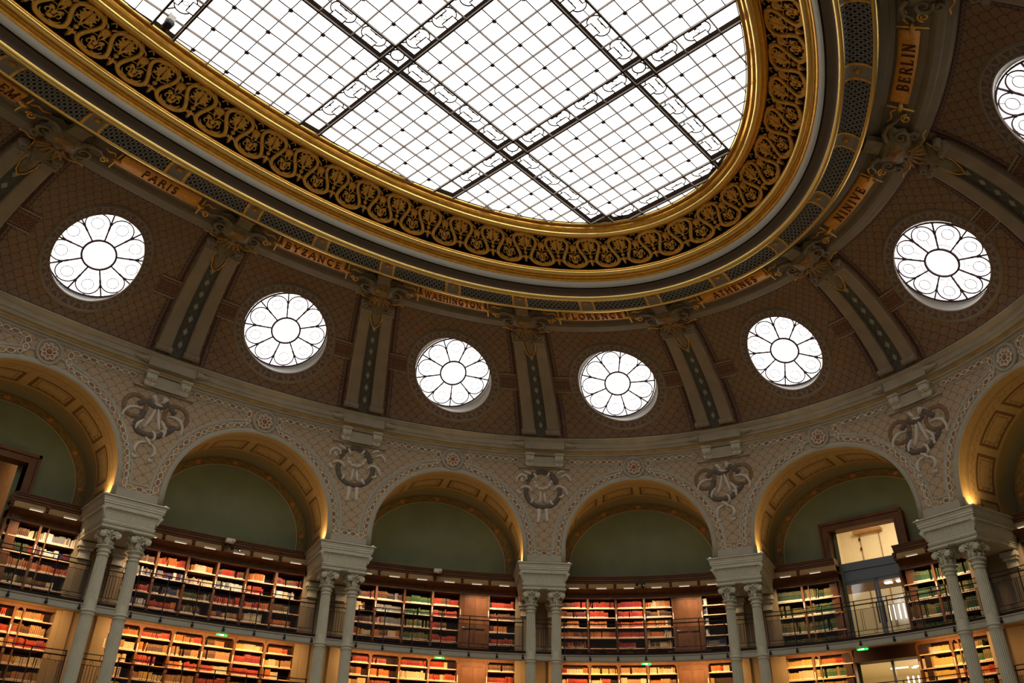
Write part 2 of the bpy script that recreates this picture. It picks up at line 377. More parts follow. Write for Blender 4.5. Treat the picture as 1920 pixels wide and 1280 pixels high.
# the arcade wall
wa=empty('wall_arcade',kind='structure')
NA=28
for k in range(-8,8):
    b=MB()
    ds=[-.5,-.45,-.42]+[HS*sin(PI/2*(-1+2*i/NA)) for i in range(NA+1)]+[.42,.45,.5]
    def zl(d): return 9.9 if abs(d)>=HS-1e-6 else zarch(d)
    for a,c in zip(ds[:-1],ds[1:]):
        za=zl(a) if not (abs(a)>=HS-1e-6 and abs(c)<HS) else ZS
        zc=zl(c) if not (abs(c)>=HS-1e-6 and abs(a)<HS) else ZS
        base=len(b.v)
        for d,z in ((a,za),(c,zc)):
            for t in (0,.5,1): 
                zz=z+(13.9-z)*t; b.v.append(PW(k+d,0,zz)); b.uv[len(b.v)-1]=(d*6.7,zz)
        for j in range(2): b.f.append((base+j,base+3+j,base+4+j,base+1+j)); b.m.append(0)
    b.build('spandrel_field',m_span,wa,True)
    # vault (intrados) of the arch, from front to back wall
    b=MB(); cur=[(-HS,9.9)]+[(HS*sin(t),ZS+RA*cos(t)) for t in lin(-PI/2,PI/2,36)]+[(HS,9.9)]
    L=[0]
    for (a0,a1),(c0,c1) in zip(cur[:-1],cur[1:]): L.append(L[-1]+math.hypot((c0-a0)*6.7,c1-a1))
    L=[l-L[-1]/2 for l in L]
    ks=[0,.3,.8,1.4,2.0,2.5]; base=0
    for (d,z),l in zip(cur,L):
        for q in ks: b.v.append(PW(k+d,q,z)); b.uv[len(b.v)-1]=(l,q)
    nk=len(ks)
    for i in range(len(cur)-1):
        for j in range(nk-1): b.f.append((i*nk+j,(i+1)*nk+j,(i+1)*nk+j+1,i*nk+j+1)); b.m.append(0)
    b.build('arch_vault',m_vault,wa,True)
    # vine band round the lunette
    b=MB()
    for (d,z),l in zip(cur,L):
        n=math.hypot(d/HS,(z-ZS)/RA) if z>ZS else 1
        for w,q in ((0,0.),(.06,.3)):
            f=(RA-(.3 if w else 0))/RA
            b.v.append(PW(k+d*f,KB-.03-(0 if not w else 0),ZS+(z-ZS)*f if z>ZS else z)); b.uv[len(b.v)-1]=(l,.3-q)
    for i in range(len(cur)-1): b.f.append((2*i,2*i+2,2*i+3,2*i+1)); b.m.append(0)
    b.build('vine_band',m_vine,wa,True)
    if -1<=k<=5:
        b=MB()
        for t in lin(-PI/2+.12,PI/2-.12,6):
            R=RA-.15; x0=R*sin(t); z0=ZS+R*cos(t); Lk=6.68
            fn=lambda x,y,h:PW(k+(x0+x)/Lk,KB-.035-h,z0+y)
            pts=[((.065 if i%2 else .10)*cos(2*PI*i/16),(.065 if i%2 else .10)*sin(2*PI*i/16)) for i in range(16)]
            b.blob(pts,fn,.02,0,ins=.7)
        b.build('vine_flowers',m_flower,wa)
        # moulded archivolt on the wall face
        b=MB(); Lk=LB(k)
        fn=lambda x,y,h:PW(k+x/Lk,-h,y)
        R=HS*Lk
        def ap(w): return [(-R-w,9.95)]+[((R+w)*sin(t),ZS+(RA+w)*cos(t)) for t in lin(-PI/2,PI/2,48)]+[(R+w,9.95)]
        b.ribbon(ap(.075),.16,fn,.06,bev=.2); b.ribbon(ap(.02),.05,fn,.085,bev=.3)
        b.build('archivolt',m_bgrey,wa,True)
        b=MB(); b.ribbon(ap(.43),.09,fn,.02,bev=.2); b.build('arch_border_line',m_bgrey,wa,True)
# chain borders of ovals and discs, one per spandrel
def chain(path,fn,b,pitch=.225):
    # resample
    L=[0]
    for p,q in zip(path[:-1],path[1:]): L.append(L[-1]+math.hypot(q[0]-p[0],q[1]-p[1]))
    n=max(1,int(L[-1]/pitch)); pt=L[-1]/n
    def at(l):
        i=min(max(0,np.searchsorted(L,l)-1),len(path)-2); t=(l-L[i])/max(1e-6,L[i+1]-L[i]); p,q=path[i],path[i+1]
        return (p[0]+(q[0]-p[0])*t,p[1]+(q[1]-p[1])*t,math.atan2(q[1]-p[1],q[0]-p[0]))
    for i in range(n):
        x,y,a=at((i+.5)*pt); small=(i%6==5); rx,ry=(.062,.062) if small else (.102,.073)
        rot=lambda P:[(x+u*cos(a)-v*sin(a),y+u*sin(a)+v*cos(a)) for u,v in P]
        b.ribbon(rot(circ(0,0,rx,14,ry)),.022,fn,.03,1,closed=True,h0=.004)
        b.blob(rot(circ(0,0,rx*.82,10,ry*.80)),fn,.016,2 if i%3 else 3,h0=.004,ins=.7)
        x2,y2,a2=at(i*pt); rot2=lambda P:[(x2+u*cos(a2)-v*sin(a2),y2+u*sin(a2)+v*cos(a2)) for u,v in P]
        b.ribbon(rot2([(-.03,-.035),(.03,.035)]),.018,fn,.02,1); b.ribbon(rot2([(-.03,.035),(.03,-.035)]),.018,fn,.02,1)
for s0 in PIERS:
    Lk=LB(s0); fn=lambda x,y,h:PW(s0+x/Lk,-h,y)
    RW=RA+.25
    cx=Lk/2; xb=cx-sqrt(max(0,(RW)**2-(10.22-ZS)**2)) if False else cx-(RW+.02)
    right=[(xb,10.24),(xb,ZS)]
    for t in lin(0,80,20):
        a=math.radians(t); px=cx-(RW+.02)*cos(a); pz=ZS+RW*sin(a)
        if px>cx-.50: break
        right.append((px,pz))
    zt=13.68; xm=cx-.53
    right+=[(xm,min(right[-1][1]+.12,13.4)),(xm,zt)]
    seg2=[(xm,zt),(.92,zt)]
    b=MB()
    # darker grey band beneath the links
    for sg in (1,-1):
        P=[(sg*x,y) for x,y in right]; Q=[(sg*x,y) for x,y in seg2]
        b.ribbon(dn(P),.17,fn,.006,0,bev=.05); b.ribbon(dn(Q),.17,fn,.006,0,bev=.05)
        chain(P,fn,b); chain(Q,fn,b)
    P=[(-xb,10.24),(xb,10.24)]; b.ribbon(P,.16,fn,.006,0,bev=.05); chain(P,fn,b,.26)
    b.build('chain_border',[m_chg,m_cream,m_brown,m_ochrelink],wa)
    # beige frame just inside the chain + plain foot band
    b=MB()
    for sg in (1,-1):
        cc=[(sg*(xm-.14),13.56),(sg*1.0,13.56)]; b.ribbon(cc,.05,fn,.02,bev=.2)
        P=[(sg*(xb-.13),10.38)]+[(sg*(cx-(RW+.15)*cos(math.radians(t))),ZS+(RW+.13)*sin(math.radians(t))) for t in lin(2,66,16)]
        P=[p for p in P if abs(p[0])<xm-.1]+[(sg*(xm-.14),13.2),(sg*(xm-.14),13.56)]
        b.ribbon(P,.07,fn,.018,bev=.2)
    b.ribbon([(-.75,10.05),(.75,10.05)],.24,fn,.03,bev=.05)
    b.ribbon([(-(xb-.13),10.38),(xb-.13,10.38)],.05,fn,.018)
    b.build('spandrel_frame',m_bgrey,wa)
# cornice above the arcade
cp=[(0,13.77),(.03,13.80),(.05,13.86),(.10,13.88),(.12,13.93)]
cg=[(.12,13.93),(.145,13.95),(.155,13.99),(.145,14.02)]
cq=[(.145,14.02),(.20,14.04),(.22,14.08),(.22,14.13),(.27,14.15),(.28,14.30),(.33,14.33),(.37,14.38),(.42,14.41),(.42,14.45),(.30,14.47),(.30,14.60),(.05,14.62)]
t1=empty('trim_1',kind='structure')
b=MB(); b.sweep(lambda u,h,z:PW(u,-h,z),RING,cp,loop=True); b.sweep(lambda u,h,z:PW(u,-h,z),RING,cq,loop=True); b.build('cornice_moulding',m_corn,t1,True)
b=MB(); b.sweep(lambda u,h,z:PW(u,-h,z),RING,cg,loop=True,sharp=False); b.build('cornice_orange_fillet',m_fillet,t1,True)
# ------------------------------------------------------------------ cove profile
RP=[(.88,14.46),(.95,14.65),(1.08,14.90),(1.40,15.26),(1.75,15.60),(2.05,15.86),(2.35,16.08),(2.7,16.30),(3.05,16.50),(3.40,16.67),(3.85,16.86),(4.27,17.0)]
VL=[0]
for p,q in zip(RP[:-1],RP[1:]): VL.append(VL[-1]+math.hypot(q[0]-p[0],q[1]-p[1]))
VT=VL[-1]
_rd=[p[0] for p in RP]; _rz=[p[1] for p in RP]
def prof(v,h):
    """point of the cove profile at arc length v, raised h towards the room"""
    d=float(np.interp(v,VL,_rd)); z=float(np.interp(v,VL,_rz)); e=.25
    a,c=max(0,v-e),min(VT,v+e); dd=np.interp(c,VL,_rd)-np.interp(a,VL,_rd); dz=np.interp(c,VL,_rz)-np.interp(a,VL,_rz); l=math.hypot(dd,dz)
    return d+dz/l*h, z-dd/l*h
PAN=-.12
def PS(s,v,h):
    d,z=prof(v,h); return PC(s,d,z)
def vfor(d): return float(np.interp(d,_rd,VL))
V0=vfor(2.15)
TILT=math.radians(37.8)
ce=empty('ceiling',kind='structure')
OR_=1.405
for k in range(-8,8):
    b=MB(); Ls={}
    d0=prof(V0,0)[0]; Lo=LP(k,d0)
    def fnp(x,v,h): return PS(k+x/Lo,v,PAN+h)
    # outer rectangle in (x,v): x=±Lo*.38 (s ±.38)
    n=72; xs=.5*Lo; v1,v2=0.,VT
    ringp=[];rect=[]
    angs=[2*PI*i/n for i in range(n)]
    for c in ((xs,v2-V0),(-xs,v2-V0),(-xs,v1-V0),(xs,v1-V0)): angs.append(math.atan2(c[1],c[0])%(2*PI))
    angs=sorted(set(angs)); n=len(angs)
    for a in angs:
        c,q=cos(a),sin(a); t=min(xs/abs(c) if abs(c)>1e-9 else 9e9,((v2-V0)/q if q>1e-9 else 9e9),((v1-V0)/q if q<-1e-9 else 9e9))
        ringp.append((OR_*c,V0+OR_*q)); rect.append((t*c,V0+t*q))
    base=0; R=7
    for (a,c),(e,f) in zip(ringp,rect):
        for j in range(R):
            w=j/(R-1); x,v=a+(e-a)*w,c+(f-c)*w; b.v.append(fnp(x,v,0)); b.uv[len(b.v)-1]=(x,v)
    for i in range(n):
        i2=(i+1)%n
        for j in range(R-1): b.f.append((i*R+j,i2*R+j,i2*R+j+1,i*R+j+1)); b.m.append(0)
    b.build('dome_panel',m_dome,ce,True)
    if not -2<=k<=7: continue
    # painted frames of the panel: dark red line and dotted border
    b=MB(); e1=.5-.115; e2=.5-.135
    def fs(s,v,h): return PS(k+s,v,PAN+h)
    def strip(a,c,v0,v1,h,mat,N=14,ns=2):
        b.grid(lambda u,v:fs(u,v,h),lin(a,c,ns),lin(v0,v1,N),mat,uv=lambda u,v:(u*5.5,v))
    wv=.30
    for sg in (1,-1):
        for va,vb in ((.02,V0-.30),(V0+.30,VT)):
            strip(sg*(e1),sg*(e1-.012),va,vb,.03,0); strip(sg*(e1-.012),sg*(e1-.027),va,vb,.008,1)
            strip(sg*(e1-.027),sg*(e1-.030),va,vb,.012,0)
        # ornamental bar between the round window and the rib
        strip(sg*(e1),sg*(.285),V0-.26,V0+.26,.02,2,6,6)
        for vv in (-.30,.26): strip(sg*e1,sg*(.285),V0+vv,V0+vv+.05,.045,3,1,6)
        for vv in (-.21,.18): strip(sg*e1,sg*(.285),V0+vv,V0+vv+.02,.035,3,1,6)
    strip(-e1,e1,VT-.06,VT,.03,0,1,20); strip(-e1+.012,e1-.012,VT-.16,VT-.06,.008,1,2,20)
    b.build('panel_border',[m_darkbr,m_bdot,m_orn,m_rib],ce,True)
# soffit profile from the cove to the skylight
def PR(u,d,z): return PC(u,d,z)
def ringpart(name,prof_,mat,sharp=True,parent=ce,uv=None):
    b=MB(); 
    if uv:
        L=0
        for p,q in zip(prof_[:-1],prof_[1:]):
            l=math.hypot(q[0]-p[0],q[1]-p[1]); 
            base=len(b.v); us=RING
            b.grid(lambda u,w:PR(u,p[0]+(q[0]-p[0])*w,p[1]+(q[1]-p[1])*w),us+[16.],[0,1],0,uv=lambda u,w:(u*4.42,L+l*w))
            L+=l
    else: b.sweep(PR,RING,prof_,sharp=sharp,loop=True)
    return b.build(name,mat,parent,True)
ringpart('dome_crown_moulding',[(4.22,17.05),(4.27,16.97),(4.36,16.93),(4.50,16.93),(4.55,16.89),(4.70,16.90),(4.75,16.96),(4.80,17.06),(4.95,17.09)],m_soffl)
ringpart('plaque_soffit',[(4.95,17.09),(5.45,17.14),(5.50,17.06),(5.62,17.04),(5.66,16.98),(5.84,16.96),(5.90,16.76)],m_soff)
ringpart('gilt_fillet_outer',[(5.90,16.76),(5.93,16.70),(6.01,16.69),(6.03,16.73)],m_goldbright,False)
gp=[(6.03,16.73),(6.12,16.80),(6.25,16.85),(6.40,16.86),(6.52,16.82),(6.62,16.74)]
ringpart('ventilation_grille',gp,m_grille,uv=True)
ringpart('gilt_rim',[(6.62,16.74),(6.63,16.69),(6.68,16.67),(6.73,16.70),(6.75,16.80)],m_goldbright,False)
ringpart('dark_cove',[(6.75,16.80),(6.765,16.86),(6.80,16.90),(6.86,16.93),(6.98,16.95)],m_cove,False)
ringpart('cove_line',[(6.98,16.95),(6.985,16.94),(7.02,16.95),(7.02,16.97)],m_black)
ringpart('pale_cove',[(7.02,16.965),(7.06,16.99),(7.10,17.04),(7.13,17.11)],m_cove_lit,False)
# grille dividers with flower
b=MB(); b2=MB()
for i in range(-4,15):
    c=i*.5
    for e in (-.05,.05):
        for p,q in zip(gp[:-1],gp[1:]):
            b.grid(lambda u,w:PR(u,p[0]+(q[0]-p[0])*w,p[1]+(q[1]-p[1])*w-.02),[c+e-.008,c+e+.008],[0,1])
    for p,q in zip(gp[:-1],gp[1:]): b2.grid(lambda u,w:PR(u,p[0]+(q[0]-p[0])*w,p[1]+(q[1]-p[1])*w-.012),[c-.042,c,c+.042],[0,1],0)
    fn=lambda x,y,h:PR(c+x/4.4,6.32+y*1.,16.84-h)
    pts=[((.06 if j%2 else .115)*cos(2*PI*j/24),(.06 if j%2 else .115)*sin(2*PI*j/24)) for j in range(24)]
    b2.blob(pts,fn,.04,1,ins=.6); b2.blob(circ(0,0,.03,8),fn,.06,1)
b.build('grille_divider',m_gold2,ce); b2.build('grille_rosette',[m_gpan,m_gold2],ce)
# ------------------------------------------------------------------ gilded openwork frame round the skylight
fz=empty('gilded_surround',Matrix.Translation((0,0,17.1)),'broad gilded moulded oval frame with openwork scroll frieze around the glazed skylight','ceiling frame')
ringpart('outer_moulding',[(7.13,17.11),(7.16,17.13),(7.18,17.17),(7.17,17.20),(7.21,17.21),(7.24,17.24),(7.23,17.27)],m_gold,True,fz)
ringpart('torus_moulding',[(7.23,17.27),(7.27,17.25),(7.33,17.27),(7.37,17.32),(7.37,17.37),(7.35,17.40)],m_goldbright,False,fz)
ringpart('bead_moulding',[(7.35,17.40),(7.36,17.43),(7.34,17.47),(7.28,17.50),(7.25,17.54)],m_gold,False,fz)
ringpart('inner_moulding',[(8.14,18.19),(8.16,18.13),(8.20,18.11),(8.22,18.04),(8.28,18.02),(8.32,18.03)],m_gold,True,fz)
ringpart('inner_torus',[(8.32,18.03),(8.37,17.97),(8.44,17.98),(8.48,18.03),(8.47,18.08)],m_goldbright,False,fz)
ringpart('inner_cove',[(8.47,18.08),(8.50,18.09),(8.55,18.12),(8.58,18.18),(8.585,18.26),(8.62,18.26)],m_gold,True,fz)
ringpart('inner_lip',[(8.62,18.26),(8.64,18.24),(8.67,18.25),(8.67,18.32)],m_goldbright,False,fz)
ringpart('frieze_backing',[(7.24,17.52),(7.22,17.62),(8.08,18.25),(8.16,18.17)],m_black,False,fz)
FA=(7.27,17.55); FB=(8.15,18.155)
NU=59; UP=16/NU
def ff(s,y,h):   # y 0..1 across the frieze, h towards the room
    d=FA[0]+(FB[0]-FA[0])*y; z=FA[1]+(FB[1]-FA[1])*y
    return PC(s,d+.56*h,z-.82*h)
for i in range(NU):
    c=2.987+(i-15)*UP
    b=MB(); fn=lambda x,y,h:ff(c+x*UP,y,h)
    kk=.20; n=48
    b.ribbon([(t+kk*sin(4*PI*t),.5-.435*cos(2*PI*t)) for t in lin(-.5,.5,n)],.108,fn,.05,bev=.28)
    # vase, scrolls and leaves in the lower loop
    b.blob(circ(0,.215,.085,12,.055),fn,.045,ins=.6); b.blob([(-.03,.27),(.03,.27),(.055,.33),(.02,.38),(0,.47),(-.02,.38),(-.055,.33)],fn,.03)
    for g in (1,-1):
        b.ribbon([(g*(.135+.066*cos(a)*f),.295+.09*sin(a)*f) for a,f in [(PI*1.2-j*.45,1-j*.055) for j in range(14)]],[.04-.0015*j for j in range(14)],fn,.03)
        b.ribbon([(g*.02,.36),(g*.07,.42),(g*.12,.43),(g*.17,.40)],[.035,.04,.03,.015],fn,.03)
        b.ribbon([(g*.01,.44),(g*.05,.50),(g*.10,.51),(g*.19,.50)],.022,fn,.02)
        b.ribbon([(g*.04,.50),(g*.05,.58),(g*.09,.66)],[.03,.05,.03],fn,.025)
        b.blob([(g*.05,.36),(g*.11,.35),(g*.16,.38),(g*.13,.41),(g*.17,.45),(g*.11,.46),(g*.07,.44)],fn,.03,ins=.8)
        b.blob([(g*.14,.78),(g*.20,.80),(g*.26,.88),(g*.24,.93),(g*.17,.90),(g*.12,.86)],fn,.03,ins=.8)
        b.blob(circ(g*.20,.07,.03,8),fn,.03)
    for g in (1,-1):
        b.ribbon([(g*.05,.14),(g*.13,.13),(g*.20,.17),(g*.24,.24)],[.03,.04,.035,.02],fn,.03)
        b.ribbon([(g*.03,.50),(g*.07,.56),(g*.05,.62)],[.04,.04,.03],fn,.03)
    # cartouche head between the upper loops
    b.blob([(-.10,.60),(-.04,.54),(.04,.54),(.10,.60),(.12,.70),(.05,.76),(-.05,.76),(-.12,.70)],fn,.04,ins=.7)
    b.blob(circ(0,.66,.05,10),fn,.06)
    for g in (1,-1):
        b.ribbon([(g*.05,.78),(g*.10,.84),(g*.16,.86),(g*.22,.93),(g*.30,.97)],[.05,.045,.03,.03,.02],fn,.03)
        b.ribbon([(g*.07,.90),(g*.03,.95),(0,.98)],.03,fn,.02)
    # acanthus inside the upper loop (two halves meeting at the unit joints)
    for g in (1,-1):
        o=.5*g
        b.ribbon([(o,.44),(o-g*.02,.52),(o-g*.06,.60),(o-g*.10,.70),(o-g*.07,.80),(o,.84)],[.05,.05,.06,.06,.05,.04],fn,.035)
        lf=[(-.01,.60),(-.10,.55),(-.09,.61),(-.18,.61),(-.13,.66),(-.21,.71),(-.14,.73),(-.18,.81),(-.09,.79),(-.07,.86),(0,.82),(0,.70)]
        b.blob([(o+g*x*1.12,.70+(y-.70)*1.12) for x,y in lf],fn,.03,ins=.85)
        b.ribbon([(o,.50),(o-g*.10,.47),(o-g*.20,.52)],.022,fn,.02)
        b.ribbon([(o-g*.02,.86),(o-g*.10,.88),(o-g*.17,.84),(o-g*.20,.76)],[.03,.045,.04,.02],fn,.03)
        b.blob([(o-g*.10,.56),(o-g*.17,.57),(o-g*.22,.53),(o-g*.20,.60),(o-g*.24,.65),(o-g*.16,.63)],fn,.03,ins=.8)
        # ball and pendant between lower loops
        b.ribbon([(o,.20),(o-g*.06,.24),(o-g*.12,.22),(o-g*.14,.17)],[.05,.05,.04,.03],fn,.04)
        b.ribbon([(o,.30),(o-g*.03,.25),(o-g*.09,.28)],.03,fn,.02)
    b.blob(circ(.5,.375,.062,12,.058),fn,.05,ins=.7); b.blob(circ(.5,.375,.03,8),fn,.065)
    b.blob([(.47,.30),(.53,.30),(.55,.20),(.54,.12),(.5,.05),(.46,.12),(.45,.20)],fn,.075,ins=.55)
    b.build('scroll_unit',m_gold2 if i%2 else m_gold2,fz)
# ------------------------------------------------------------------ skylight
GX,GW=.9283,.5991; PT=4*GX+GW; SA,SB=EA-8.66,EB-8.66; ZG=18.335; ZR=18.50
def inside_y(x): return SB*max(0,1-(abs(x)/SA)**EE)**(1/EE)
def inside_x(y): return SA*max(0,1-(abs(y)/SB)**EE)**(1/EE)
sk=empty('window_17',Matrix.Translation((0,0,ZG)),kind='structure')
ELP=[PC(s,8.66,0)[:2] for s in [i*.1 for i in range(160)]]
def clip(poly):
    ar=sum(ELP[i][0]*ELP[(i+1)%160][1]-ELP[(i+1)%160][0]*ELP[i][1] for i in range(160)); sg=1 if ar>0 else -1
    for i in range(160):
        a,c=ELP[i],ELP[(i+1)%160]; out=[]
        f=lambda p:sg*((c[0]-a[0])*(p[1]-a[1])-(c[1]-a[1])*(p[0]-a[0]))
        for j in range(len(poly)):
            p,q=poly[j],poly[(j+1)%len(poly)]; fp,fq=f(p),f(q)
            if fp>=0: out.append(p)
            if (fp>=0)!=(fq>=0): t=fp/(fp-fq); out.append((p[0]+(q[0]-p[0])*t,p[1]+(q[1]-p[1])*t))
        poly=out
        if len(poly)<3: return []
    return poly
XS=[-10.5*0+(i*PT) for i in (-2.5,-1.5,-.5,.5,1.5,2.5)]   # strip centres in x
YS=[-.5*PT,.5*PT]
def ivals(cs,lim):
    e=[-lim]
    for c in cs: e+=[c-GW/2,c+GW/2]
    e.append(lim); return e
ex=ivals(XS,SA); ey=ivals(YS,SB)
bg=MB(); 
for i in range(len(ex)-1):
    for j in range(len(ey)-1):
        P=clip([(ex[i],ey[j]),(ex[i+1],ey[j]),(ex[i+1],ey[j+1]),(ex[i],ey[j+1])])
        if not P: continue
        z=ZR if (i%2 or j%2) else ZG
        bg.add([(x,y,z) for x,y in P],[tuple(range(len(P)))])
bg.build('glass',e_sky,sk)
bt=MB(); bm=MB(); bc=MB(); st=MB()
def bar(b,x0,y0,x1,y1,w,z0,z1):
    dx,dy=x1-x0,y1-y0; l=math.hypot(dx,dy)
    if l<.02: return
    M=Matrix.Translation((x0,y0,0))@Matrix.Rotation(math.atan2(dy,dx),4,'Z'); b.box(0,l,-w/2,w/2,z0,z1,M=M)
def inst(c,cs): return any(abs(c-q)<GW/2-1e-3 for q in cs)
gxs=[];gys=[]
for p in range(-3,4):
    for i in range(0,9): gxs.append((p*PT+(i-4)*GX/2,i))
for x,i in gxs:
    if abs(x)>=SA-.05: continue
    Y=inside_y(x); edge=i in (0,8); med=i%2==0
    segs=[(-Y,-PT/2-GW/2),(-PT/2+GW/2,PT/2-GW/2),(PT/2+GW/2,Y)]
    for a,c in segs:
        if c<=a: continue
        if med: bar(bm,x,a,x,c,.022,ZG-.075,ZG-.005)
        else: bar(bt,x,a,x,c,.018,ZG-.03,ZG-.005)
    if med:  # continues across the y strips as a cell divider
        for yc in YS:
            if abs(x)<inside_x(yc)-.1: bar(bm,x,yc-GW/2,x,yc+GW/2,.022,ZG-.075,ZG-.01)
for p in (-1,0,1):
    for i in range(9):
        y=p*PT+(i-4)*GX/2
        if abs(y)>=SB-.05: continue
        Xl=inside_x(y); med=i%2==0
        e=[-Xl]+[q for c in XS if abs(c)<Xl for q in (c-GW/2,c+GW/2)]+[Xl]
        e=[max(-Xl,min(Xl,q)) for q in e]
        for a,c in zip(e[::2],e[1::2]):
            if c-a<.05: continue
            if med: bar(bm,a,y,c,y,.022,ZG-.075,ZG-.005)
            else: bar(bt,a,y,c,y,.018,ZG-.03,ZG-.005)
        if med:
            for xc in XS:
                if abs(y)<inside_y(xc)-.1 and abs(xc)<SA: bar(bm,xc-GW/2,y,xc+GW/2,y,.022,ZG-.075,ZG-.01)
# coffer sides of the raised strips
for xc in XS:
    for e in (-1,1):
        x=xc+e*GW/2
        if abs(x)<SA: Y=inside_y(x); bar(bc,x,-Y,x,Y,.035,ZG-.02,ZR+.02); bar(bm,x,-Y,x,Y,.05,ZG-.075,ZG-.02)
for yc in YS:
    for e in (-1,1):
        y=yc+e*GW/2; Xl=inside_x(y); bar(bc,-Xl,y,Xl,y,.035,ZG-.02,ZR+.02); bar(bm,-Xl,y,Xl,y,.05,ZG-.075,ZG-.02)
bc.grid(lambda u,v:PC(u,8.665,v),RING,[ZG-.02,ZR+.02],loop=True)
bt2=MB(); bt2.sweep(PR,RING,[(8.675,18.31),(8.69,18.305),(8.70,18.33)],loop=True); bt2.build('rim_bar',m_muntd,sk)
# bosses (stars) at the cell centres
for p in range(-3,4):
    for i in range(4):
        for r in (-1,0,1):
            for j in range(4):
                x=p*PT+(i-1.5)*GX; y=r*PT+(j-1.5)*GX
                if (abs(x)/SA)**EE+(abs(y)/SB)**EE<.97:
                    M=Matrix.Translation((x,y,ZG-.05))
                    n=16; vs=[((.09 if q%2 else .045)*cos(2*PI*q/n),(.09 if q%2 else .045)*sin(2*PI*q/n),0) for q in range(n)]
                    st.add([tuple(M@Vector(v)) for v in vs]+[tuple(M@Vector((0,0,-.06)))],[(q,(q+1)%n,n) for q in range(n)])
# lead patterns in strips
bl=MB()
def pill(cx,cy,ang,dot):
    fn=lambda x,y,h:(cx+x*cos(ang)-y*sin(ang),cy+x*sin(ang)+y*cos(ang),ZR-.02-h)
    R=.20
    for g in (1,-1):
        P=[(g*.20,g*-.225),(g*.20,g*-.17)]
        bl.ribbon([(g*(.13+R*cos(a)),R*sin(a)) for a in lin(-PI/2+.25,PI/2-.25,12)],.030,fn,.02)
        bl.ribbon([(g*.35,0),(g*.46,0)] ,.018,fn,.02) if not dot else bl.ribbon([(g*.30,.12),(g*.46,.22)],.030,fn,.02)
        bl.ribbon([(-.18,g*.20),(-.18,g*.10),(.18,g*.10),(.18,g*.20)],.030,fn,.02)
        bl.ribbon([(-.18,g*.20),(-.18,g*.29)],.030,fn,.02); bl.ribbon([(.18,g*.20),(.18,g*.29)],.030,fn,.02)
        bl.ribbon([(-.03,g*.09),(.03,g*.09)],.03,fn,.03)
    if dot: bl.ribbon(circ(0,0,.06,12),.014,fn,.01,closed=True)
def okp(x,y,m=.93): return (abs(x)/SA)**EE+(abs(y)/SB)**EE<m
for yc in YS:
    for p in range(-3,4):
        for i in range(4):
            x=p*PT+(i-1.5)*GX
            if okp(abs(x)+.3,yc,1.0): pill(x,yc,0,False)
for xc in XS:
    for r in (-1,0,1):
        for j in range(4):
            y=r*PT+(j-1.5)*GX
            if okp(xc,abs(y)+.3,1.0): pill(xc,y,PI/2,True)
    for yc in YS:
        if okp(xc,yc):
            fn=lambda x,y,h:(xc+x,yc+y,ZR-.02-h)
            bl.ribbon(circ(0,0,.17,20),.035,fn,.02,closed=True)
            for a in range(4): q=PI/4+a*PI/2; bl.ribbon([(.17*cos(q),.17*sin(q)),(.26*cos(q),.26*sin(q))],.030,fn,.02)
bt.build('thin_bar',m_muntd,sk); bm.build('glazing_bar',m_munt,sk); bc.build('coffer_side',m_coff,sk); st.build('boss',m_muntd,sk); bl.build('lead_pattern',m_muntd,sk)
# roof void above, closes the shell
b=MB(); b.grid(lambda u,v:PC(u,v,19.2),RING,[8.0,4.0],loop=True); b.build('roof_deck',m_black,ce)
